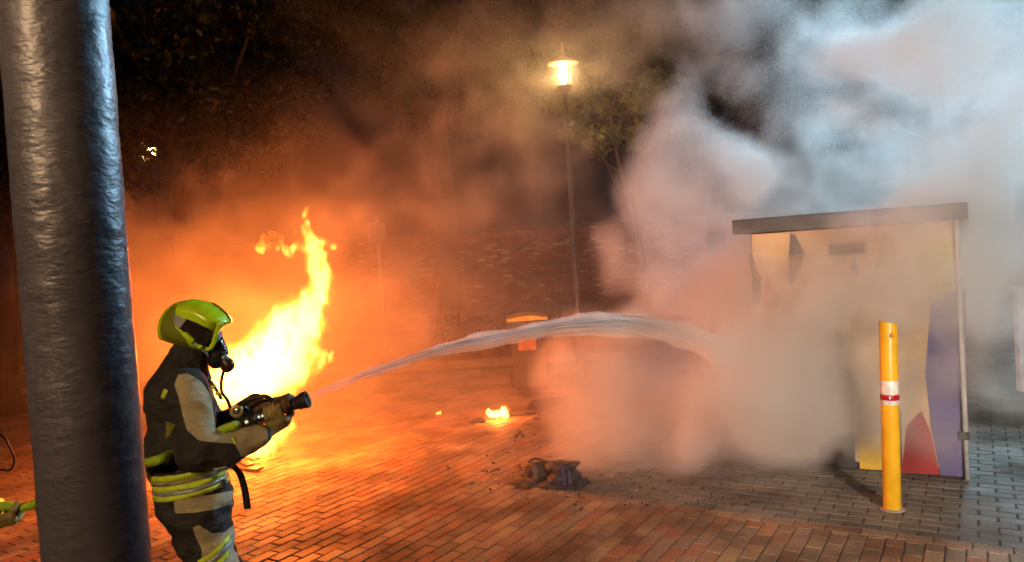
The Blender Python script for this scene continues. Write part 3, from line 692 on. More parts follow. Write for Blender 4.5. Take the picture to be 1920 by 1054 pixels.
for nm, dx, mt in (('reflective_stripe', 0, m_lime), ('reflective_stripe', 10, m_silver), ('reflective_stripe', 20, m_lime)):
    decal(nm, [(376 + dx * .4, 1046 + dx), (402 + dx * .4, 1030 + dx), (424 + dx * .4, 1006 + dx * .9), (433 + dx * .4, 990 + dx), (437 + dx * .4, 998 + dx), (428 + dx * .4, 1014 + dx), (405 + dx * .4, 1040 + dx), (378 + dx * .4, 1056 + dx)], YF - .2, bk, mt, ff, off=.005, thick=.004)
decal('shoulder_patch', [(300, 732), (309, 735), (302, 752), (293, 750)], YF - .3, tr_b, m_lime, ff, off=.004, thick=.004)
decal('sleeve_patch', [(300, 795), (332, 797), (326, 806), (300, 830)], YF - .3, tr_b, M('olive_patch', (.25, .24, .04), .7), ff, off=.004, thick=.004)
sk = (fa(368, 905).x, YF)
def zpx(py): return fa(345, py, -.2).z
for z0, z1, mt in ((898, 886, m_lime), (905, 898.2, m_beige), (915, 905.2, m_lime), (922, 915.2, m_silver), (931, 922.2, m_lime)):
    band('reflective_band', sk, zpx(z0), zpx(z1), .12, tr_b, mt, ff)
tb2 = bvh_of(body, *[o for o in bpy.data.objects if o.name.startswith('reflective_band') and o.parent == ff])
decal('belt_strap', [(393, 886), (405, 886), (411, 912), (411, 930), (397, 930), (394, 912)], YF - .25, tr_b, m_rub, ff, off=.016, thick=.006)
decal('waist_label', [(408, 872), (432, 868), (434, 876), (410, 880)], YF - .25, tb2, m_silver, ff, off=.005, thick=.004)
bm = bmesh.new()
sp_ = spline([fa(436, 872, -.1), fa(450, 890, -.12), fa(459, 920, -.12), fa(464, 955, -.12)], 6); prev = None
for p in sp_:
    q = [bm.verts.new(p + Vector(o)) for o in ((-.018, 0, 0), (.016, .004, 0), (.016, .009, 0), (-.018, .005, 0))]
    if prev:
        for k in range(4): bm.faces.new((prev[k], prev[(k + 1) % 4], q[(k + 1) % 4], q[k]))
    else: bm.faces.new(q)
    prev = q
bm.faces.new(prev[::-1]); bm_obj('hanging_strap', bm, m_rub, ff, True)
# collar, hood
body_mesh('collar', [(fa(345, 694, -.06), .085, fa(347, 692, .06), .085), (fa(372, 706, -.04), .05, fa(372, 706, .05), .05)], .008, M('collar_fabric', (.04, .025, .022), .9), ff, wrinkle=.004)
# boots
for a, nm in ((ankN, 'boot'), (ankF, 'boot')):
    body_mesh(nm, [(a + Vector((-.02, 0, .12)), .075, a + Vector((-.02, 0, -.02)), .07), (a + Vector((-.03, 0, -.045)), .05, a + Vector((.16, 0, -.05)), .048)], .012, m_rub, ff, wrinkle=0)
# helmet
hp = [(303, 612), (308, 592), (318, 577), (335, 566), (362, 561), (390, 566), (410, 577), (424, 590), (432, 603), (430, 607), (418, 613), (409, 622), (403, 640), (398, 653), (388, 656), (372, 655), (355, 651), (325, 643), (308, 637), (304, 626)]
helm = inflate('helmet', hp, YF, .125, .062, .006, m_helmet, ff)
helm.data.update()
tr_h = bvh_of(helm)
HY = YF - .1
decal('helmet_rear_shade', [(304, 612), (309, 592), (322, 576), (330, 572), (334, 592), (332, 612), (352, 632), (358, 650), (325, 642), (309, 636), (305, 626)], HY, tr_h, M('helmet_shade_olive', (.20, .22, .01), .3, scale=4, bmp=0), ff, off=.002, step=.007)  # shaded rear of the lime helmet, its shade painted in as olive
decal('helmet_grey_panel', [(331, 588), (354, 598), (347, 608), (340, 616), (331, 606)], HY, tr_h, m_grey, ff, off=.004, step=.007)
decal('side_visor', [(341, 615), (355, 598), (375, 606), (391, 616), (394, 623), (391, 638), (386, 650), (378, 648), (362, 633)], HY, tr_h, m_visor, ff, off=.005, step=.007)
decal('visor_edge', [(354, 597), (375, 604.5), (392, 615), (391, 617), (374, 607), (354, 599.5)], HY, tr_h, m_rub, ff, off=.008, step=.007)
bm = bmesh.new(); a, b = fa(345, 625, -.135), fa(362, 641, -.13); add_tube(bm, [a, a.lerp(b, .05), a.lerp(b, .95), b], [.013, .0155, .0155, .013], 14); bm_obj('helmet_torch', bm, m_helmet, ff, True)
bm = bmesh.new(); a = fa(374, 651, -.125); bmesh.ops.create_uvsphere(bm, u_segments=12, v_segments=8, radius=.013, matrix=Matrix.Translation(a)); bm_obj('chin_strap_buckle', bm, m_helmet, ff, True)
bm = bmesh.new(); add_tube(bm, spline([fa(362, 643, -.12), fa(372, 651, -.122), fa(386, 662, -.1), fa(392, 670, -.06)], 5), .006, 8); bm_obj('chin_strap', bm, m_silver, ff, True)
bm = bmesh.new(); add_tube(bm, spline([fa(399, 568), fa(414, 578), fa(426, 590), fa(432.5, 602), fa(427, 607, -.01)], 5), [.004] * 20 + [.003], 8); bm_obj('helmet_trim', bm, m_rub, ff, True)
bm = bmesh.new(); add_tube(bm, spline([fa(330, 568.5), fa(318, 576), fa(309, 590), fa(304, 604)], 5), .003, 8); bm_obj('helmet_trim', bm, m_rub, ff, True)
for sd in (-1, 1):
    bm = bmesh.new(); add_tube(bm, spline([fa(413, 606, sd * .1), fa(406, 622, sd * .098), fa(401, 640, sd * .096), fa(394, 653, sd * .098), fa(386, 655, sd * .1)], 6), [.02, .018, .016, .014, .012, .012, .0115] + [.0115] * 18, 12); bm_obj('helmet_side_bar', bm, m_helmet, ff, True)
# breathing mask
inflate('breathing_mask', [(394, 640), (404, 622), (412, 617), (418, 636), (426, 654), (428, 662), (423, 676), (412, 690), (402, 692), (392, 684), (386, 660)], YF, .064, .06, .006, m_rub, ff)
tm = bvh_of(bpy.data.objects['breathing_mask'])
decal('mask_lens', [(408, 632), (413, 622), (419, 640), (425, 655), (418, 660), (408, 652)], YF - .06, tm, m_visor, ff, off=.003, step=.006)
body_mesh('lung_valve', [(fa(426, 686), .034, fa(427, 684), .036), (fa(418, 672), .03, fa(426, 686), .034)], .005, M('valve_rubber', (.05, .02, .015), .35), ff, wrinkle=0, k=.01)
bm = bmesh.new(); a = fa(422, 670, -.03); lathe(bm, [(.012, -.005), (.02, 0), (.012, .005)], a, 14, align((.6, -.7, .3))); bm_obj('valve_ring', bm, m_silver, ff, True)
bm = bmesh.new(); add_tube(bm, spline([fa(419, 697), fa(415, 715), fa(416, 735, -.02), fa(426, 750, -.05), fa(432, 765, -.02)], 6), .0085, 10); bm_obj('air_hose', bm, m_rub, ff, True)
bm = bmesh.new(); add_tube(bm, spline([fa(392, 712, -.14), fa(405, 730, -.15), fa(415, 748, -.12)], 6), .009, 8); bm_obj('harness_strap', bm, m_rub, ff, True)
for x, y in ((399, 727), (407, 738)):
    bm = bmesh.new(); add_box(bm, fa(x, y, -.16), (.018, .008, .022), bevel=.003); bm_obj('harness_clip', bm, m_lime, ff)

# nozzle (held: a thing of its own)
NA, NB = fa(432, 806, -.02), fa(577, 748, -.02)
nd = (NB - NA).normalized(); NL = (NB - NA).length; rn = align(nd)
nz_ = empty('hose_nozzle', NA); tag(nz_, 'black fire hose nozzle with shiny aluminium coupling held by the firefighter', 'nozzle')
def nseg(name, prof, mat, n=24):
    bm = bmesh.new(); lathe(bm, [(r_, t * NL) for r_, t in prof], NA, n, rn); return bm_obj(name, bm, mat, nz_, True)
nseg('barrel', [(.03, .28), (.038, .30), (.038, .34), (.034, .36), (.034, .52), (.039, .54), (.039, .58), (.032, .60), (.026, .64), (.026, .70)], m_rub)
nseg('coupling', [(.028, .0), (.038, .02), (.04, .1), (.036, .12), (.036, .18), (.042, .2), (.042, .27), (.034, .29)], M('coupling_aluminium', (.4, .38, .38), .3, metal=1))
nseg('chrome_collar', [(.035, .36), (.0405, .37), (.0405, .42), (.037, .43), (.037, .5), (.0405, .51), (.0405, .535), (.035, .54)], m_chrome)
nseg('bumper', [(.026, .68), (.034, .70), (.034, .735), (.028, .745), (.029, .8), (.033, .85), (.042, .93), (.046, .97), (.045, 1.0), (.036, 1.0), (.03, .97)], M('bumper_rubber', (.035, .012, .012), .5))
for k in range(3):
    bm = bmesh.new(); c = NA + nd * NL * (.75 + k * .045) + Vector((0, -.029, .005)); add_box(bm, c, (.012, .006, .008), bevel=.002); bm_obj('flow_mark', bm, m_silver, nz_)
bm = bmesh.new(); a = fa(443, 771, -.07); lathe(bm, [(.022, -.006), (.03, -.008), (.036, 0), (.03, .008), (.022, .006)], a, 22, Matrix.Rotation(R(90), 3, 'X') @ Matrix.Rotation(R(12), 3, 'Y')); bm_obj('gauge_ring', bm, M('gauge_brass', (.55, .42, .16), .35, metal=.4), nz_, True)
bm = bmesh.new(); lathe(bm, [(.021, -.005), (.022, .004), (.012, .009)], a, 20, Matrix.Rotation(R(90), 3, 'X')); bm_obj('gauge_face', bm, m_chrome, nz_, True)
bm = bmesh.new(); add_tube(bm, [a + Vector((-.005, .02, -.03)), NA + nd * .1 + Vector((0, 0, .02))], [.02, .024], 12); bm_obj('gauge_stem', bm, m_rub, nz_, True)
bm = bmesh.new(); add_tube(bm, spline([NA + nd * .12 + Vector((0, .03, .03)), NA + nd * .1 + Vector((-.02, .0, .1)), NA + nd * .2 + Vector((0, -.0, .105)), NA + nd * .26 + Vector((0, .03, .03))], 6), .012, 10); bm_obj('bail_handle', bm, m_rub, nz_, True)

# hands: palm plus five separate fingers closed round the nozzle
def hand(name, s0, Rg, th_palm, sgn, wrist, mat, parent, dirs=1):
    """s0 = distance along nozzle of the palm centre; fingers wrap from th_palm in direction sgn; th measured from up towards camera"""
    e1 = (UP - nd * UP.dot(nd)).normalized(); e2 = nd.cross(e1).normalized()
    if e2.y > 0: e2 = -e2                     # e2 points to the camera
    def P(s, th, r_): return NA + nd * s + (e1 * math.cos(th) + e2 * math.sin(th)) * r_
    caps = []
    for i, off in enumerate((-.036, -.012, .012, .034)):        # palm
        caps.append((P(s0 + off, th_palm - sgn * .5, Rg + .024), .020, P(s0 + off, th_palm + sgn * .35, Rg + .020), .018, .012))
    caps.append((P(s0, th_palm - sgn * .45, Rg + .03), .03, wrist, .038, .03)); 
    lens = (.85, 1.0, .95, .75) if dirs > 0 else (.75, .95, 1.0, .85)
    for i, off in enumerate((-.038, -.0125, .0125, .037)):
        L = lens[i]; a0 = th_palm + sgn * .35; pts = [P(s0 + off, a0, Rg + .020), P(s0 + off * 1.02, a0 + sgn * .95 * L, Rg + .017), P(s0 + off, a0 + sgn * 1.65 * L, Rg + .013), P(s0 + off * .98, a0 + sgn * 2.25 * L, Rg + .010)]
        for q, (ra_, rb) in enumerate(((.0128, .0122), (.0122, .0115), (.0115, .0098))): caps.append((pts[q], ra_, pts[q + 1], rb, .003))
    ts = .045 * dirs
    pts = [P(s0 + ts * .5, th_palm - sgn * .6, Rg + .026), P(s0 + ts * 1.25, th_palm - sgn * 1.05, Rg + .02), P(s0 + ts * 1.45, th_palm - sgn * 1.75, Rg + .014)]
    caps.append((pts[0], .019, pts[1], .016, .006)); caps.append((pts[1], .016, pts[2], .0125, .004))
    return body_mesh(name, caps, .004, mat, parent, k=.01, wrinkle=.0012)
hand('glove', .262, .040, R(165), -1, fa(486, 818, -.13), m_glove, ff)        # near hand: palm under the barrel, fingers up the far side
hand('glove', .315, .030, R(-35), 1, fa(478, 764, .10), m_gloved, ff)         # far hand: over the top, fingers towards the camera
wa, wb_ = fa(418, 848, -.24), fa(484, 818, -.14)
for t0, t1, mt in ((.12, .2, m_lime), (.2, .27, m_silver), (.27, .35, m_lime)):
    bm = bmesh.new(); p0, p1 = wa.lerp(wb_, t0), wa.lerp(wb_, t1); q0_, q1_ = .08 - .024 * t0 + .006, .08 - .024 * t1 + .006
    add_tube(bm, [p0, p0.lerp(p1, .1), p0.lerp(p1, .9), p1], [q0_ - .006, q0_, q1_, q1_ - .006], 28); bm_obj('cuff_band', bm, mt, ff, True)

# hose (one long hose from the second firefighter's hand, under the arm, to the nozzle)
hs = tag(empty('fire_hose', (fa(280, 865).x, YF, 0)), 'lime green fire hose running behind the steel column under the arm to the nozzle', 'hose')
hp_ = spline([Vector((-4.6, 3.6, .03)), Vector((-3.6, 3.8, .35)), fa(-40, 968, -.12), fa(40, 952, -.12), fa(72, 943, -.12), fa(160, 915, -.2), fa(262, 873, -.30), fa(285, 866, -.37), fa(303, 860, -.36), fa(330, 848, -.2), fa(385, 824, -.16), fa(418, 806, -.2), fa(440, 798, -.2), fa(444, 800, -.08), NA + nd * -.005], 10)
bm = bmesh.new(); add_tube(bm, hp_, .0235, 14); hose_o = bm_obj('hose_jacket', bm, m_hose, hs, True)

# ------------------------------------------------------------------ second firefighter, only a gloved hand in view
def fb(px, py, dy=0): return at(px, py, YF - .12 + dy)
p2_ = empty('person', (fb(-160, 900).x, YF - .1, 0)); tag(p2_, 'second firefighter at the left edge whose beige glove grips the lime hose', 'person')
hd = fb(12, 962)
sh2 = fb(-120, 700, -.02)
caps = [
    (fb(-150, 590), .1, fb(-152, 625), .09), (fb(-152, 640), .085, fb(-156, 680), .085, .04),
    (fb(-158, 690, -.1), .11, fb(-158, 690, .12), .11), (fb(-160, 740, -.08), .16, fb(-150, 930, -.06), .16), (fb(-160, 740, .1), .16, fb(-150, 930, .08), .16),
    (fb(-150, 940, -.08), .15, Vector((fb(-140, 900).x, YF - .25, .52)), .115, .03), (fb(-150, 940, .1), .15, Vector((fb(-160, 900).x, YF + .05, .52)), .115, .03),
    (Vector((fb(-140, 900).x, YF - .25, .52)), .115, Vector((fb(-150, 900).x, YF - .25, .1)), .09, .03), (Vector((fb(-160, 900).x, YF + .05, .52)), .115, Vector((fb(-175, 900).x, YF + .05, .1)), .09, .03),
    (sh2 + Vector((0, -.16, 0)), .09, fb(-95, 850, -.1), .08), (fb(-95, 850, -.1), .08, fb(-22, 955), .058, .02),
    (sh2 + Vector((0, .2, 0)), .09, fb(-110, 850, .25), .08), (fb(-110, 850, .25), .08, fb(-70, 960, .15), .055, .02),
]
b2_ = body_mesh('body', caps, .014, m_suit, p2_, wrinkle=.005)
inflate('helmet', [(x - 519, y - 33) for x, y in hp], YF - .12, .125, .115, .008, m_helmet, p2_)
hx = fb(-2, 965) ; he = (fb(72, 943) - fb(-40, 968)).normalized()
def hand2():
    e1 = (UP - he * UP.dot(he)).normalized(); e2 = -he.cross(e1).normalized()
    if e2.y > 0: e2 = -e2
    c0 = fb(18, 958)
    def P(s, th, r_): return c0 + he * s + (e1 * math.cos(th) + e2 * math.sin(th)) * r_
    caps = [(P(-.06, R(130), .06), .036, fb(-22, 955), .045, .02)]
    for off in (-.036, -.012, .012, .034): caps.append((P(off - .01, R(150), .055), .022, P(off, R(110), .052), .02, .012))
    for i, off in enumerate((-.038, -.0125, .0125, .037)):
        L = (.8, 1, .95, .85)[i]; pts = [P(off, R(170), .05), P(off, R(170 + 50 * L), .044), P(off, R(170 + 95 * L), .038), P(off, R(170 + 130 * L), .036)]
        for q, (a, b) in enumerate(((.0155, .0145), (.0145, .013), (.013, .011))): caps.append((pts[q], a, pts[q + 1], b, .003))
    caps.append((P(.03, R(110), .052), .018, P(.055, R(75), .05), .0155, .006)); caps.append((P(.055, R(75), .05), .0155, P(.075, R(40), .052), .012, .004))
    body_mesh('glove', caps, .004, m_glove, p2_, k=.01, wrinkle=.0012)
hand2()
bm = bmesh.new(); add_tube(bm, [fb(-16, 956), fb(-6, 958)], [.066, .064], 20); bm_obj('cuff_band', bm, m_lime, p2_, True)
for a in (Vector((fb(-150, 900).x, YF - .25, .1)), Vector((fb(-175, 900).x, YF + .05, .1))):
    body_mesh('boot', [(a + Vector((-.02, 0, .12)), .075, a + Vector((-.02, 0, -.02)), .07), (a + Vector((-.03, 0, -.045)), .05, a + Vector((.16, 0, -.05)), .048)], .014, m_rub, p2_, wrinkle=0)
cb = tag(empty('cable', (at(10, 850, 5.2).x, 5.2, 0)), 'loop of black cable hanging at the left edge beside the steel column', 'cable')
bm = bmesh.new(); add_tube(bm, spline([at(-60, 800, 5.2), at(0, 815, 5.2), at(18, 838, 5.2), at(27, 862, 5.2), at(20, 880, 5.2), at(2, 881, 5.2), at(-60, 870, 5.2)], 8), .007, 8); bm_obj('cable_loop', bm, m_rub, cb, True)

# ------------------------------------------------------------------ water jet
wj = tag(empty('water_jet', NB), 'white arching jet of water sprayed from the nozzle into the smoke', 'water jet')
ctrl = [at(x, y, d) for x, y, d in ((577, 746, 3.93), (700, 697, 4.45), (850, 651, 5.0), (1000, 621, 5.5), (1100, 607, 5.72), (1200, 610, 5.85), (1290, 632, 5.95), (1365, 664, 6.1))]
cl_ = spline(ctrl, 12); rad = [.014 + .105 * (i / (len(cl_) - 1)) ** .9 for i in range(len(cl_))]
m_wv = bpy.data.materials.new('water_spray'); m_wv.use_nodes = True; nt = m_wv.node_tree; nt.nodes.clear()
o_ = nt.nodes.new('ShaderNodeOutputMaterial'); vs_ = nt.nodes.new('ShaderNodeVolumeScatter'); vs_.inputs['Color'].default_value = (.97, .97, 1, 1); vs_.inputs['Density'].default_value = 8; vs_.inputs['Anisotropy'].default_value = 0
nt.links.new(vs_.outputs[0], o_.inputs['Volume'])
tt = nt.nodes.new('ShaderNodeBsdfTransparent'); tt.inputs[0].default_value = (.97, .97, .97, 1); nt.links.new(tt.outputs[0], o_.inputs['Surface'])
bm = bmesh.new(); add_tube(bm, cl_, rad, 20)
for v in bm.verts:
    n = fbm(np.array([v.co.x]), np.array([v.co.y]), np.array([v.co.z]), 5, 3, 2)[0]; i = min(range(0, len(cl_), 3), key=lambda q: (cl_[q] - v.co).length); v.co += (v.co - cl_[i]).normalized() * n * .5 * rad[i]
bm_obj('spray', bm, m_wv, wj, True)
m_wat, nt, bs = nmat('water_streak'); bs.inputs['Base Color'].default_value = (.9, .9, .92, 1); bs.inputs['Roughness'].default_value = .6
tr = nt.nodes.new('ShaderNodeBsdfTransparent'); mx = nt.nodes.new('ShaderNodeMixShader'); mx.inputs[0].default_value = .055
tl = nt.nodes.new('ShaderNodeBsdfTranslucent'); tl.inputs[0].default_value = (.95, .95, .95, 1); mx2 = nt.nodes.new('ShaderNodeMixShader'); mx2.inputs[0].default_value = .5
nt.links.new(bs.outputs[0], mx2.inputs[1]); nt.links.new(tl.outputs[0], mx2.inputs[2]); nt.links.new(tr.outputs[0], mx.inputs[1]); nt.links.new(mx2.outputs[0], mx.inputs[2]); nt.links.new(mx.outputs[0], nt.nodes['Material Output'].inputs[0])
bm = bmesh.new(); g = random.Random(3)
for s in range(300):
    i0 = g.randrange(6, 84) if s > 16 else g.randrange(0, 8); i1 = min(len(cl_) - 1, i0 + g.randrange(14, 46)); a = g.uniform(0, 6.28); q = g.random() ** .6; pts, rr = [], []
    for i in range(i0, i1):
        a += g.gauss(0, .06); o_ = Vector((0, math.cos(a), math.sin(a))) * rad[i] * q
        pts.append(cl_[i] + o_); e = min(1, (i - i0) / 5, (i1 - 1 - i) / 6); rr.append(max(.0004, (.0014 + .0026 * i / len(cl_)) * e * g.uniform(.7, 1.3) * min(1, max(.12, (len(cl_) - i) / 26))))
    if len(pts) > 3: add_tube(bm, pts, rr, 5, False)
tag(bm_obj('water_streaks', bm, m_wat, wj, True), kind='stuff')
bm = bmesh.new()
for s in range(1800):
    i = int(g.random() ** .7 * (len(cl_) - 1)); o_ = Vector((g.gauss(0, .5), g.gauss(0, .8), g.gauss(-.35, .95))) * rad[i] * 1.3
    bmesh.ops.create_icosphere(bm, subdivisions=1, radius=g.uniform(.001, .0038), matrix=Matrix.Translation(cl_[i] + o_))
tag(bm_obj('droplets', bm, m_wat, wj, True), kind='stuff')

# ------------------------------------------------------------------ flames
def flame(name, label, blobs, lo, hi, v, warp, parent_label=True, k=34, seed=0, base=None, outer=True, thick=.62, cat='fire'):
    X, Y, Z = grid(lo, hi, v); yc = (lo[1] + hi[1]) / 2
    wx = fbm(X + seed, Y, Z * .75, 3.2, 2, 0) * warp + fbm(X + seed, Y, Z * .6, 10, 4, 1, .7) * warp * .95
    wz = fbm(X, Y + seed, Z * .75, 3.2, 2, 2) * warp * 1.2 + fbm(X, Y + seed, Z * .6, 11, 3, 0, .65) * warp * .9
    wy = fbm(X + 9, Y + seed, Z, 4, 2, 1) * warp
    F = np.zeros_like(X)
    for px, py, r_, a in blobs:
        c = at(px, py, yc); rr = r_ / FPX * yc * 1.12
        q = ((X + wx - c.x) ** 2 + ((Y + wy - c.y) / thick) ** 2 + (Z + wz - c.z) ** 2) / (rr * rr)
        F += a * np.exp(-q * 1.4)
    rid = 1 - np.abs(fbm(X + seed, Y, Z * .45, 7.5, 5, 2, .65)) * 1.9
    G = F * (.72 + .5 * rid)
    t = empty(name, (at(blobs[0][0], blobs[0][1], yc).x, yc, 0)); tag(t, label, cat)
    if outer:
        iso('flame_fringe', G, lo, v, .20, m_fo, t)
    iso('flame_body', G, lo, v, .34, m_fi, t)
    if G.max() > .62: iso('flame_core', G, lo, v, .61, m_fc if k < 50 else m_fb, t)
    return t
m_fi = flame_mat('flame_body', (1, .27, .025), 13)
m_fc = flame_mat('flame_core', (1, .37, .06), 46)
m_fo = flame_mat('flame_fringe', (1, .19, .008), 4)
FB = [(425, 735, 42, 1), (450, 715, 45, 1), (480, 725, 45, 1), (510, 712, 40, 1), (540, 690, 34, 1), (440, 685, 34, .9), (470, 680, 42, 1), (505, 672, 40, 1), (535, 655, 34, 1),
      (510, 640, 34, 1), (535, 620, 36, 1), (560, 610, 34, 1), (565, 640, 28, .8), (575, 590, 32, 1), (585, 565, 30, 1), (597, 540, 24, 1), (598, 515, 21, 1), (592, 492, 18, .9), (590, 475, 14, .8),
      (585, 452, 18, .9), (572, 436, 15, .9), (576, 418, 9, .8), (569, 404, 6, .8), (600, 446, 13, .8), (618, 450, 10, .7), (627, 462, 7, .75),
      (552, 462, 10, .7), (535, 455, 8, .7), (515, 458, 8, .75), (499, 464, 8, .8), (495, 472, 5, .7), (540, 470, 6, .6),
      (515, 610, 14, .6), (545, 575, 13, .55), (590, 665, 14, .75), (610, 672, 12, .75), (626, 664, 9, .8), (632, 655, 6, .7), (585, 690, 12, .7), (605, 688, 9, .6), (560, 700, 18, .7),
      (430, 765, 30, .8), (460, 780, 26, .8), (470, 840, 26, .95), (462, 858, 16, 1), (485, 835, 24, .9), (505, 828, 20, .75), (530, 815, 20, .62), (545, 800, 14, .5)]
gx = random.Random(21)
for px, py, r_, a_ in list(FB[:36]):
    if gx.random() < .75:
        t_ = gx.uniform(-2.6, .3); q = r_ * gx.uniform(.85, 1.25); FB.append((px + q * math.cos(t_), py + q * math.sin(t_), gx.uniform(3.5, 7.5), gx.uniform(.5, .8)))
        FB.append((px + q * 1.2 * math.cos(t_) + gx.uniform(-4, 4), py + q * 1.2 * math.sin(t_) - 7, gx.uniform(2.5, 5), gx.uniform(.5, .8)))
a = at(360, 900, 7.8); b = at(680, 380, 7.8)
flame('fire', 'tall bright yellow column of flames roaring behind the firefighter', FB, (a.x, 7.4, 0.0), (b.x, 8.2, b.z), .0122, .040)
m_fb = flame_mat('small_flame_body', (1, .42, .09), 200)
def small_fire(px, py, w_, h_, label, seed, e):
    d = ground(px, py).y; s = FPX / d
    bl_ = [(px - w_ * .3, py - h_ * .25, w_ * .22, 1), (px, py - h_ * .3, w_ * .25, 1), (px + w_ * .25, py - h_ * .45, w_ * .2, 1), (px + w_ * .3, py - h_ * .75, w_ * .13, .9), (px - w_ * .35, py - h_ * .5, w_ * .12, .8), (px + w_ * .35, py - h_ * .15, w_ * .15, .9)]
    m_ = w_ * .9 + 3; lo = at(px - m_, py + 3, d); hi = at(px + m_, py - h_ * 1.5 - 4, d); v = max(.005, (hi.x - lo.x) / 70)
    t = flame('fire', label, bl_, (lo.x, d - .15, max(0, lo.z)), (hi.x, d + .15, hi.z), v, min(.03, .022 * w_ / 30), k=60, seed=seed)
    l = lamp_light('ember_light', 'POINT', ground(px, py) + Vector((0, 0, .1)), e, FIRE, .03); l.parent = t; l.matrix_parent_inverse = Matrix.Translation(t.location).inverted()
    return t
small_fire(934, 789, 44, 26, 'small bright fire burning on the paving by a charred scrap', 3, 25)
small_fire(822, 779, 11, 9, 'tiny flame on the paving left of the small fire', 5, 1)
small_fire(1037, 752, 11, 10, 'tiny flame left in the pair before the pink smoke', 6, 1)
small_fire(1055, 749, 20, 12, 'thin low flame at the edge of the pink smoke', 8, 14)
small_fire(901, 794, 8, 8, 'tiny flame on the tip of the dark charred scrap', 9, .6)

# ------------------------------------------------------------------ burnt things
def lump(name, label, caps, v=.008, mat=m_char, wr=.012, cat='debris'):
    o = body_mesh(name, caps, v, mat, None, k=.02, wrinkle=wr); tag(o, label, cat); return o
G = lambda x, y, z=0: ground(x, y) + Vector((0, 0, z))
bt_ = empty('burnt_canister', G(1040, 905)); tag(bt_, 'burnt dark box with a round rimmed drum end, smoking on the paving', 'debris')
c0 = G(1001, 905, .09)
rr_ = align((-.75, -.62, .1))
bm = bmesh.new(); lathe(bm, [(.05, .0), (.085, .0), (.092, .02), (.088, .045), (.06, .05), (.045, .03)], c0, 28, rr_); bm_obj('drum_rim', bm, M('scorched_rim', (.10, .07, .055), .5, scale=12, bmp=.004), bt_, True)
bm = bmesh.new(); lathe(bm, [(.0, .0), (.018, .02), (.03, .01), (.05, .0), (.05, -.01)], c0 + rr_ @ Vector((0, 0, .01)), 20, rr_); bm_obj('hub', bm, M('scorched_hub', (.2, .1, .06), .5), bt_, True)
body_mesh('drum', [(c0 + rr_ @ Vector((0, 0, -.02)), .075, c0 + rr_ @ Vector((0, 0, -.16)), .085)], .008, m_char, bt_, wrinkle=.01)
m_blue = M('scorched_blue', (.03, .03, .05), .6, scale=8, bmp=.006, col2=(.015, .014, .018))
q0 = G(1062, 912)
body_mesh('crumpled_shell', [(q0 + Vector((-.06, .0, .07)), .06, q0 + Vector((.07, .06, .08)), .075), (q0 + Vector((-.07, .08, .15)), .055, q0 + Vector((.05, .14, .13)), .06), (q0 + Vector((.0, .0, .17)), .04, q0 + Vector((.09, .1, .16)), .045), (q0 + Vector((.1, .02, .03)), .05, q0 + Vector((.17, .05, .02)), .03)], .0075, m_blue, bt_, k=.012, wrinkle=.03)
body_mesh('side_rib', [(q0 + Vector((-.02, -.07, .02)), .014, q0 + Vector((-.03, -.06, .2)), .012), (q0 + Vector((.03, -.075, .02)), .012, q0 + Vector((.02, -.065, .15)), .01)], .004, M('scorched_violet', (.05, .045, .12), .6), bt_, k=.01, wrinkle=.006)
bm = bmesh.new(); add_tube(bm, spline([G(993, 898, .15), G(1004, 893, .16), G(1018, 895, .155), G(1030, 902, .12)], 6), .011, 8); bm_obj('bent_handle', bm, m_char, bt_, True)
body_mesh('melted_edge', [(G(955, 905, .0), .02, G(1000, 912, .01), .035), (G(990, 912, .0), .03, G(1085, 918, .0), .03), (G(1080, 912, .01), .035, G(1100, 905, .0), .03)], .008, m_char, bt_, k=.02, wrinkle=.02)
lump('charred_scrap', 'flat dark charred scrap lying beside the small fire', [(G(876, 792, .01), .01, G(905, 793, .03), .035), (G(885, 794, .01), .02, G(900, 790, .02), .03)])
lump('charred_scrap', 'curled black scrap between the small fire and the burnt box', [(G(967, 820, .01), .012, G(975, 816, .03), .016), (G(975, 816, .03), .016, G(982, 821, .01), .012)], .005)
lump('charred_scrap', 'dark smouldering heap beneath the thin low flame', [(G(1000, 762, .02), .05, G(1060, 756, .04), .06)])
lump('charred_scrap', 'flat dark burnt sheet right behind the small fire', [(G(955, 782, .0), .02, G(1005, 776, .01), .03)])
hpile = empty('burning_pile', G(462, 872)); tag(hpile, 'flat pile of burning charred boards at the foot of the tall flames', 'debris')
for i, (x0_, y0_, x1_, y1_, w_) in enumerate(((436, 878, 488, 884, .10), (440, 866, 470, 880, .08), (420, 860, 482, 872, .09), (410, 850, 450, 862, .1))):
    bm = bmesh.new(); a, b = G(x0_, y0_, .02 + .025 * i), G(x1_, y1_, .02 + .03 * i); d = b - a
    add_box(bm, (a + b) / 2, (d.length, w_, .022), rot=Matrix.Rotation(math.atan2(d.y, d.x), 3, 'Z') @ Matrix.Rotation(R(random.uniform(-4, 4)), 3, 'Y'), bevel=.005); bm_obj('charred_board', bm, M('charred_board', (.06, .025, .015), .6, scale=10, bmp=.006), hpile)
body_mesh('melted_heap', [(at(430, 780, 7.9), .22, G(430, 850, .1), .3), (G(400, 850, .1), .25, G(470, 850, .05), .12)], .02, m_char, hpile, wrinkle=.03)
stick = tag(empty('burnt_stick', G(530, 862)), 'thin burnt stick lying on the glowing paving right of the flames', 'stick')
bm = bmesh.new(); add_tube(bm, [G(500, 866, .01), G(525, 861, .015), G(534, 856, .03)], [.004, .006, .003], 6); bm_obj('twig', bm, m_char, stick)
bm = bmesh.new(); g = random.Random(12)
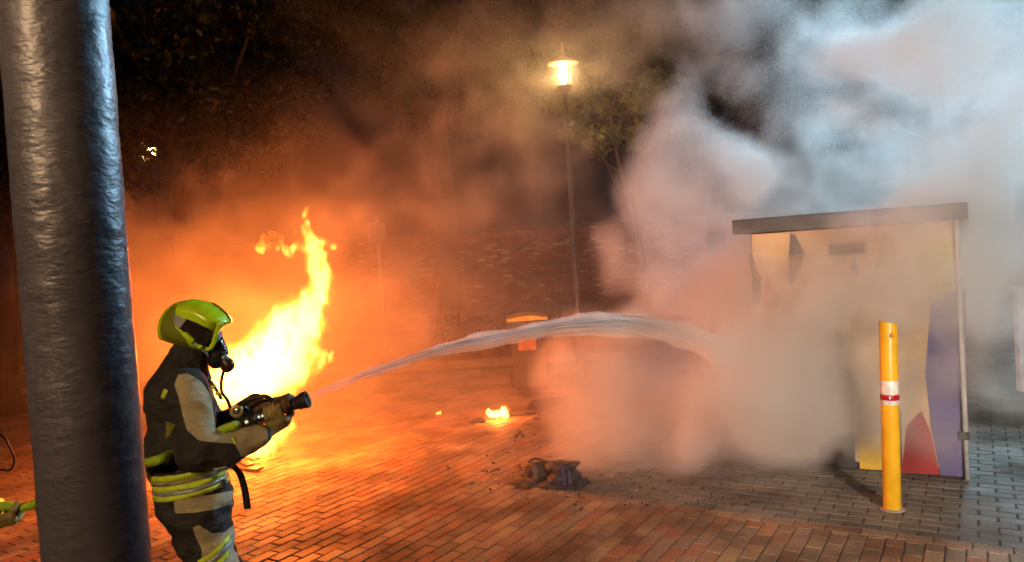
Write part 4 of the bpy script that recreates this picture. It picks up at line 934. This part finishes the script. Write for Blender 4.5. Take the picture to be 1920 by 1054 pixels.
def sc_(x, y, s):
    p = G(x, y, s * .4); add_box(bm, p, (s * g.uniform(.6, 2.2), s * g.uniform(.5, 1.4), s * .4), rot=(Matrix.Rotation(g.uniform(0, 3), 3, 'Z') @ Matrix.Rotation(g.uniform(-.3, .3), 3, 'X')))
for _ in range(110): sc_(g.gauss(1000, 55), g.gauss(890, 22), g.uniform(.008, .025))
for _ in range(26): sc_(g.uniform(860, 1080), g.uniform(760, 840), g.uniform(.01, .03))
for _ in range(80): sc_(g.uniform(1050, 1450), g.uniform(895, 960), g.uniform(.006, .02))
for _ in range(8): sc_(g.uniform(480, 800), g.uniform(790, 1000), g.uniform(.005, .012))
o = bm_obj('ash_scraps', bm, m_char); tag(o, kind='stuff')
bm = bmesh.new()
for _ in range(26): sc_(g.gauss(1040, 110), g.gauss(905, 14), g.uniform(.006, .013))
o = bm_obj('pale_scraps', bm, M('pale_scraps', (.6, .5, .42), .6)); tag(o, kind='stuff')

# ------------------------------------------------------------------ smoke
def volume_object(name, F, lo, v, mat):
    nx, ny, nz = F.shape; me = bpy.data.meshes.new(name); me.vertices.add(nx * ny * nz)
    a = me.attributes.new('d', 'FLOAT', 'POINT'); a.data.foreach_set('value', F.ravel(order='F').astype(np.float32))
    ob = bpy.data.objects.new(name, me); COL.objects.link(ob); me.materials.append(mat)
    g = bpy.data.node_groups.new(name + '_grid', 'GeometryNodeTree')
    g.interface.new_socket('Geometry', in_out='INPUT', socket_type='NodeSocketGeometry'); g.interface.new_socket('Geometry', in_out='OUTPUT', socket_type='NodeSocketGeometry')
    N, L = g.nodes, g.links; gi = N.new('NodeGroupInput'); go = N.new('NodeGroupOutput'); pos = N.new('GeometryNodeInputPosition')
    sub = N.new('ShaderNodeVectorMath'); sub.operation = 'SUBTRACT'; sub.inputs[1].default_value = lo
    div = N.new('ShaderNodeVectorMath'); div.operation = 'SCALE'; div.inputs['Scale'].default_value = 1 / v
    L.new(pos.outputs[0], sub.inputs[0]); L.new(sub.outputs[0], div.inputs[0]); sep = N.new('ShaderNodeSeparateXYZ'); L.new(div.outputs[0], sep.inputs[0])
    def m(op, a, b=None):
        n = N.new('ShaderNodeMath'); n.operation = op
        for i, x in enumerate((a, b)):
            if x is None: continue
            if hasattr(x, 'links'): L.new(x, n.inputs[i])
            else: n.inputs[i].default_value = x
        return n.outputs[0]
    r = [m('ROUND', sep.outputs[i]) for i in range(3)]
    idx = m('ADD', r[0], m('MULTIPLY', m('ADD', r[1], m('MULTIPLY', r[2], ny)), nx))
    na = N.new('GeometryNodeInputNamedAttribute'); na.data_type = 'FLOAT'; na.inputs['Name'].default_value = 'd'
    si = N.new('GeometryNodeSampleIndex'); si.data_type = 'FLOAT'; si.domain = 'POINT'; L.new(gi.outputs[0], si.inputs['Geometry']); L.new(na.outputs[0], si.inputs['Value']); L.new(idx, si.inputs['Index'])
    vc = N.new('GeometryNodeVolumeCube'); L.new(si.outputs[0], vc.inputs['Density']); vc.inputs['Min'].default_value = lo; vc.inputs['Max'].default_value = [lo[i] + v * (F.shape[i] - 1) for i in range(3)]
    for i, k in enumerate('XYZ'): vc.inputs['Resolution ' + k].default_value = F.shape[i]
    sm = N.new('GeometryNodeSetMaterial'); sm.inputs['Material'].default_value = mat; L.new(vc.outputs[0], sm.inputs[0]); L.new(sm.outputs[0], go.inputs[0])
    md = ob.modifiers.new('smoke_grid', 'NODES'); md.node_group = g
    return ob
def smoke_mat(name, c):
    m = bpy.data.materials.new(name); m.use_nodes = True; nt = m.node_tree; nt.nodes.clear()
    o_ = nt.nodes.new('ShaderNodeOutputMaterial'); pv = nt.nodes.new('ShaderNodeVolumePrincipled'); nt.links.new(pv.outputs[0], o_.inputs['Volume'])
    pv.inputs['Color'].default_value = (*c, 1); pv.inputs['Density'].default_value = 1.0; pv.inputs['Anisotropy'].default_value = .0; return m
m_smoke = smoke_mat('smoke_and_steam', (.96, .87, .80)); nt = m_smoke.node_tree     # sooty smoke from the fire, white steam where the water lands
gp = nt.nodes.new('ShaderNodeNewGeometry'); sx = nt.nodes.new('ShaderNodeSeparateXYZ'); nt.links.new(gp.outputs['Position'], sx.inputs[0])
nt.links.new(mixc(nt, ramp(nt, sx.outputs[0], 0.0, 1.5), (.96, .87, .80), (.975, .975, .98)), nt.nodes['Principled Volume'].inputs['Color'])
lo, hi, v = (-6.0, 4.95, 0.0), (7.9, 14.9, 6.9), .078
X, Y, Z = grid(lo, hi, v)
wx = fbm(X, Y, Z, .9, 3, 0) * .28 + fbm(X, Y, Z, 4, 2, 1) * .05; wy = fbm(X, Y, Z, .9, 3, 1) * .28; wz = fbm(X, Y, Z, .9, 3, 2) * .28 + fbm(X, Y, Z, 4, 2, 0) * .05
Nn = fbm(X + wx, Y + wy, Z + wz, 1.7, 5, 0, .58)
# px, py, depth, radius px, density per metre, edge noise
PUFF = [
    # orange bank on the left, behind the firefighter
    (150, 560, 9.6, 150, 1.0, .5), (260, 500, 9.4, 125, 1.1, .5), (300, 600, 9.4, 160, 1.0, .5), (250, 430, 9.5, 70, .9, .6), (400, 560, 9.6, 150, .8, .5), (430, 680, 9.4, 140, .7, .5), (520, 480, 9.8, 150, .55, .6), (500, 400, 10, 70, .4, .7),
    # brown orange plume drifting up and right
    (600, 330, 10, 150, .32, .7), (620, 520, 10.2, 150, .35, .6), (720, 300, 10.4, 120, .32, .7), (790, 380, 10.8, 150, .22, .7), (700, 600, 10.4, 150, .16, .6), (850, 260, 10.8, 120, .22, .8), (900, 330, 11, 130, .18, .8), (760, 480, 10.6, 170, .12, .5),
    # grey veil above
    (700, 60, 11, 150, .09, .6), (820, 120, 11, 170, .15, .7), (950, 60, 11, 150, .22, .8), (1010, 180, 10.9, 130, .26, .8), (1130, 50, 10.2, 110, .42, .8), (1000, 320, 10.8, 110, .22, .8), (1060, 380, 10.5, 90, .2, .8), (1160, 200, 10.4, 110, .15, .8),
    # low pink and white bank around the burnt things
    (1050, 862, 6.45, 32, .7, .8), (1085, 850, 6.4, 42, .9, .8), (1110, 870, 6.5, 40, .8, .8), (1075, 845, 6.9, 50, 1.6, .5), (1130, 820, 7.1, 85, 2.0, .5), (1230, 800, 7.3, 120, 2.2, .5), (1340, 790, 7.2, 120, 2.2, .5), (1450, 780, 6.9, 110, 2.0, .5), (1120, 720, 7.6, 90, 1.3, .6), (1230, 690, 7.6, 130, 1.5, .5), (1360, 670, 7.4, 130, 1.7, .5), (1480, 660, 7.0, 100, 1.2, .5),
    (1540, 765, 6.15, 75, .7, .9), (1560, 690, 6.1, 90, .7, .9), (1460, 790, 6.35, 80, 1.1, .8), (1360, 830, 6.5, 90, 1.2, .8), (1260, 850, 6.7, 80, 1.2, .8), (1440, 700, 6.3, 120, 1.1, .8), (1340, 720, 6.6, 120, 1.2, .8), (1380, 600, 6.7, 120, 1.1, .8), (1460, 590, 6.4, 100, .9, .9), (1520, 570, 6.3, 80, .9, .9), (1420, 510, 6.7, 80, .9, .9), (1520, 490, 6.4, 70, .7, .9), (1600, 770, 6.0, 60, .4, .9), (1640, 700, 5.95, 80, .5, .9), (1250, 570, 7.8, 110, 1.3, .6), (1380, 560, 7.5, 120, 1.5, .5), (1480, 560, 7.0, 80, 1.0, .6), (1130, 640, 8.0, 80, .8, .6),
    # rising pale column
    (1180, 500, 8.2, 75, 1.1, .6), (1280, 470, 8.0, 110, 1.5, .5), (1390, 450, 8.0, 90, 1.3, .5), (1250, 380, 8.1, 75, 1.4, .6), (1340, 360, 8.1, 95, 1.4, .6), (1290, 290, 8.2, 75, 1.5, .6), (1350, 270, 8.2, 50, .8, .7), (1285, 215, 8.2, 52, 1.5, .6), (1300, 160, 8.2, 38, 1.5, .6), (1288, 125, 8.2, 24, 1.5, .6), (1440, 360, 8.3, 80, .6, .8),
    # in front of the painted hut
    (1560, 560, 6.0, 75, .8, .7), (1640, 620, 5.85, 80, .7, .7), (1720, 560, 5.72, 85, 1.0, .7), (1740, 450, 5.75, 85, 1.0, .7), (1700, 700, 5.72, 75, .45, .7), (1800, 600, 5.6, 85, 1.6, .7), (1600, 470, 6.1, 55, .7, .8), (1800, 400, 5.7, 80, 2.4, .6), (1730, 420, 5.8, 60, 1.2, .8),
    (1720, 480, 5.75, 80, .9, .7), (1800, 520, 5.6, 85, 1.8, .7), (1660, 560, 5.8, 80, .8, .7), (1790, 690, 5.6, 80, .8, .7), (1870, 560, 5.8, 100, .9, .7), (1760, 790, 5.6, 70, .35, .7), (1680, 780, 5.75, 60, .3, .8), (1860, 440, 6.0, 90, .9, .6),
    # cool pale mass on the upper right
    (1850, 480, 6.6, 140, 1.0, .5), (1920, 640, 6.8, 110, .9, .6), (1900, 330, 7, 180, 1.1, .5), (1760, 250, 7.4, 150, .9, .6), (1850, 120, 7.2, 190, 1.0, .5), (1680, 110, 7.8, 130, .7, .7), (1620, 250, 8.0, 110, .55, .8), (1560, 60, 8.4, 100, .4, .8), (1560, 380, 8.2, 110, .6, .7), (1660, 350, 7.8, 110, .8, .6), (2060, 250, 7.4, 180, .4, .5), (1450, 180, 9.5, 110, .3, .8), (1380, 60, 9.5, 120, .3, .8), (1260, 60, 10, 120, .25, .8), (1480, 280, 9, 90, .3, .8),
]
S = np.zeros_like(X)
for px, py, d, r_, a_, en in PUFF:
    c = at(px, py, d); rr = r_ / FPX * d
    R2 = rr * 1.75
    ix = [slice(max(0, int((c[i] - R2 - lo[i]) / v)), max(1, int((c[i] + R2 - lo[i]) / v) + 2)) for i in range(3)]; ix = tuple(ix)
    x, y, z = X[ix], Y[ix], Z[ix]
    if x.size == 0: continue
    q = np.sqrt((x + wx[ix] * min(1, rr * 1.2) - c.x) ** 2 + ((y + wy[ix] * min(1, rr * 1.2) - c.y) / 1.0) ** 2 + (z + wz[ix] * min(1, rr * 1.2) - c.z) ** 2) / rr
    a_ *= 1.7 if px > 1000 else 1.15
    if py < 500 and px > 1400: a_ *= .6 if px < 1560 else .95
    if d < 6.65 and 1390 < px < 1830 and py > 440: a_ *= 3.2
    if py < 420 and px < 1170: r_ *= .82; a_ *= .46 if py > 230 else .55
    S[ix] += a_ * (1 - sstep(.45, 1.22, q - Nn[ix] * en * .6))
dfront = (KR.x - X) * A1.x + (KR.y - Y) * A1.y; alongf = (X - KR.x) * A2.x + (Y - KR.y) * A2.y
fm_ = sstep(1.5, .7, dfront) * sstep(-.5, .1, alongf) * sstep(2.6, 1.9, alongf)
cap = 1.45 + 2.6 * fm_
S = cap * (1 - np.exp(-S / (cap * 1.3))) * np.clip(1 + .6 * Nn, .12, 2)
# thin warm haze over the yard near the fire
hz = np.exp(-((X + 2.6) / 2.7) ** 2 - ((Y - 10.8) / 3.2) ** 2 - (Z / 2.3) ** 2) * .15 * (1 + .8 * Nn) + np.exp(-((X + .5) / 3.0) ** 2 - ((Y - 7.5) / 2.2) ** 2 - (Z / 2.2) ** 2) * .035
S += np.clip(hz, 0, 1)
S += .35 * np.exp(-((X - 1.7) / 1.3) ** 2 - ((Y - 7.2) / .9) ** 2 - (Z / .3) ** 2) * np.clip(1 + 1.2 * Nn, 0, 3)
edge = np.ones_like(S)
for A_, l_, h_ in ((X, lo[0], hi[0]), (Y, lo[1], hi[1]), (Z, -9, hi[2])): edge *= sstep(0, .5, A_ - l_) * sstep(0, .5, h_ - A_)
S *= edge; S[S < .004] = 0
sm_ = volume_object('smoke', S, lo, v, m_smoke); tag(sm_, 'drifting smoke, brown and orange round the flames, pale steam before the painted hut', kind='stuff')
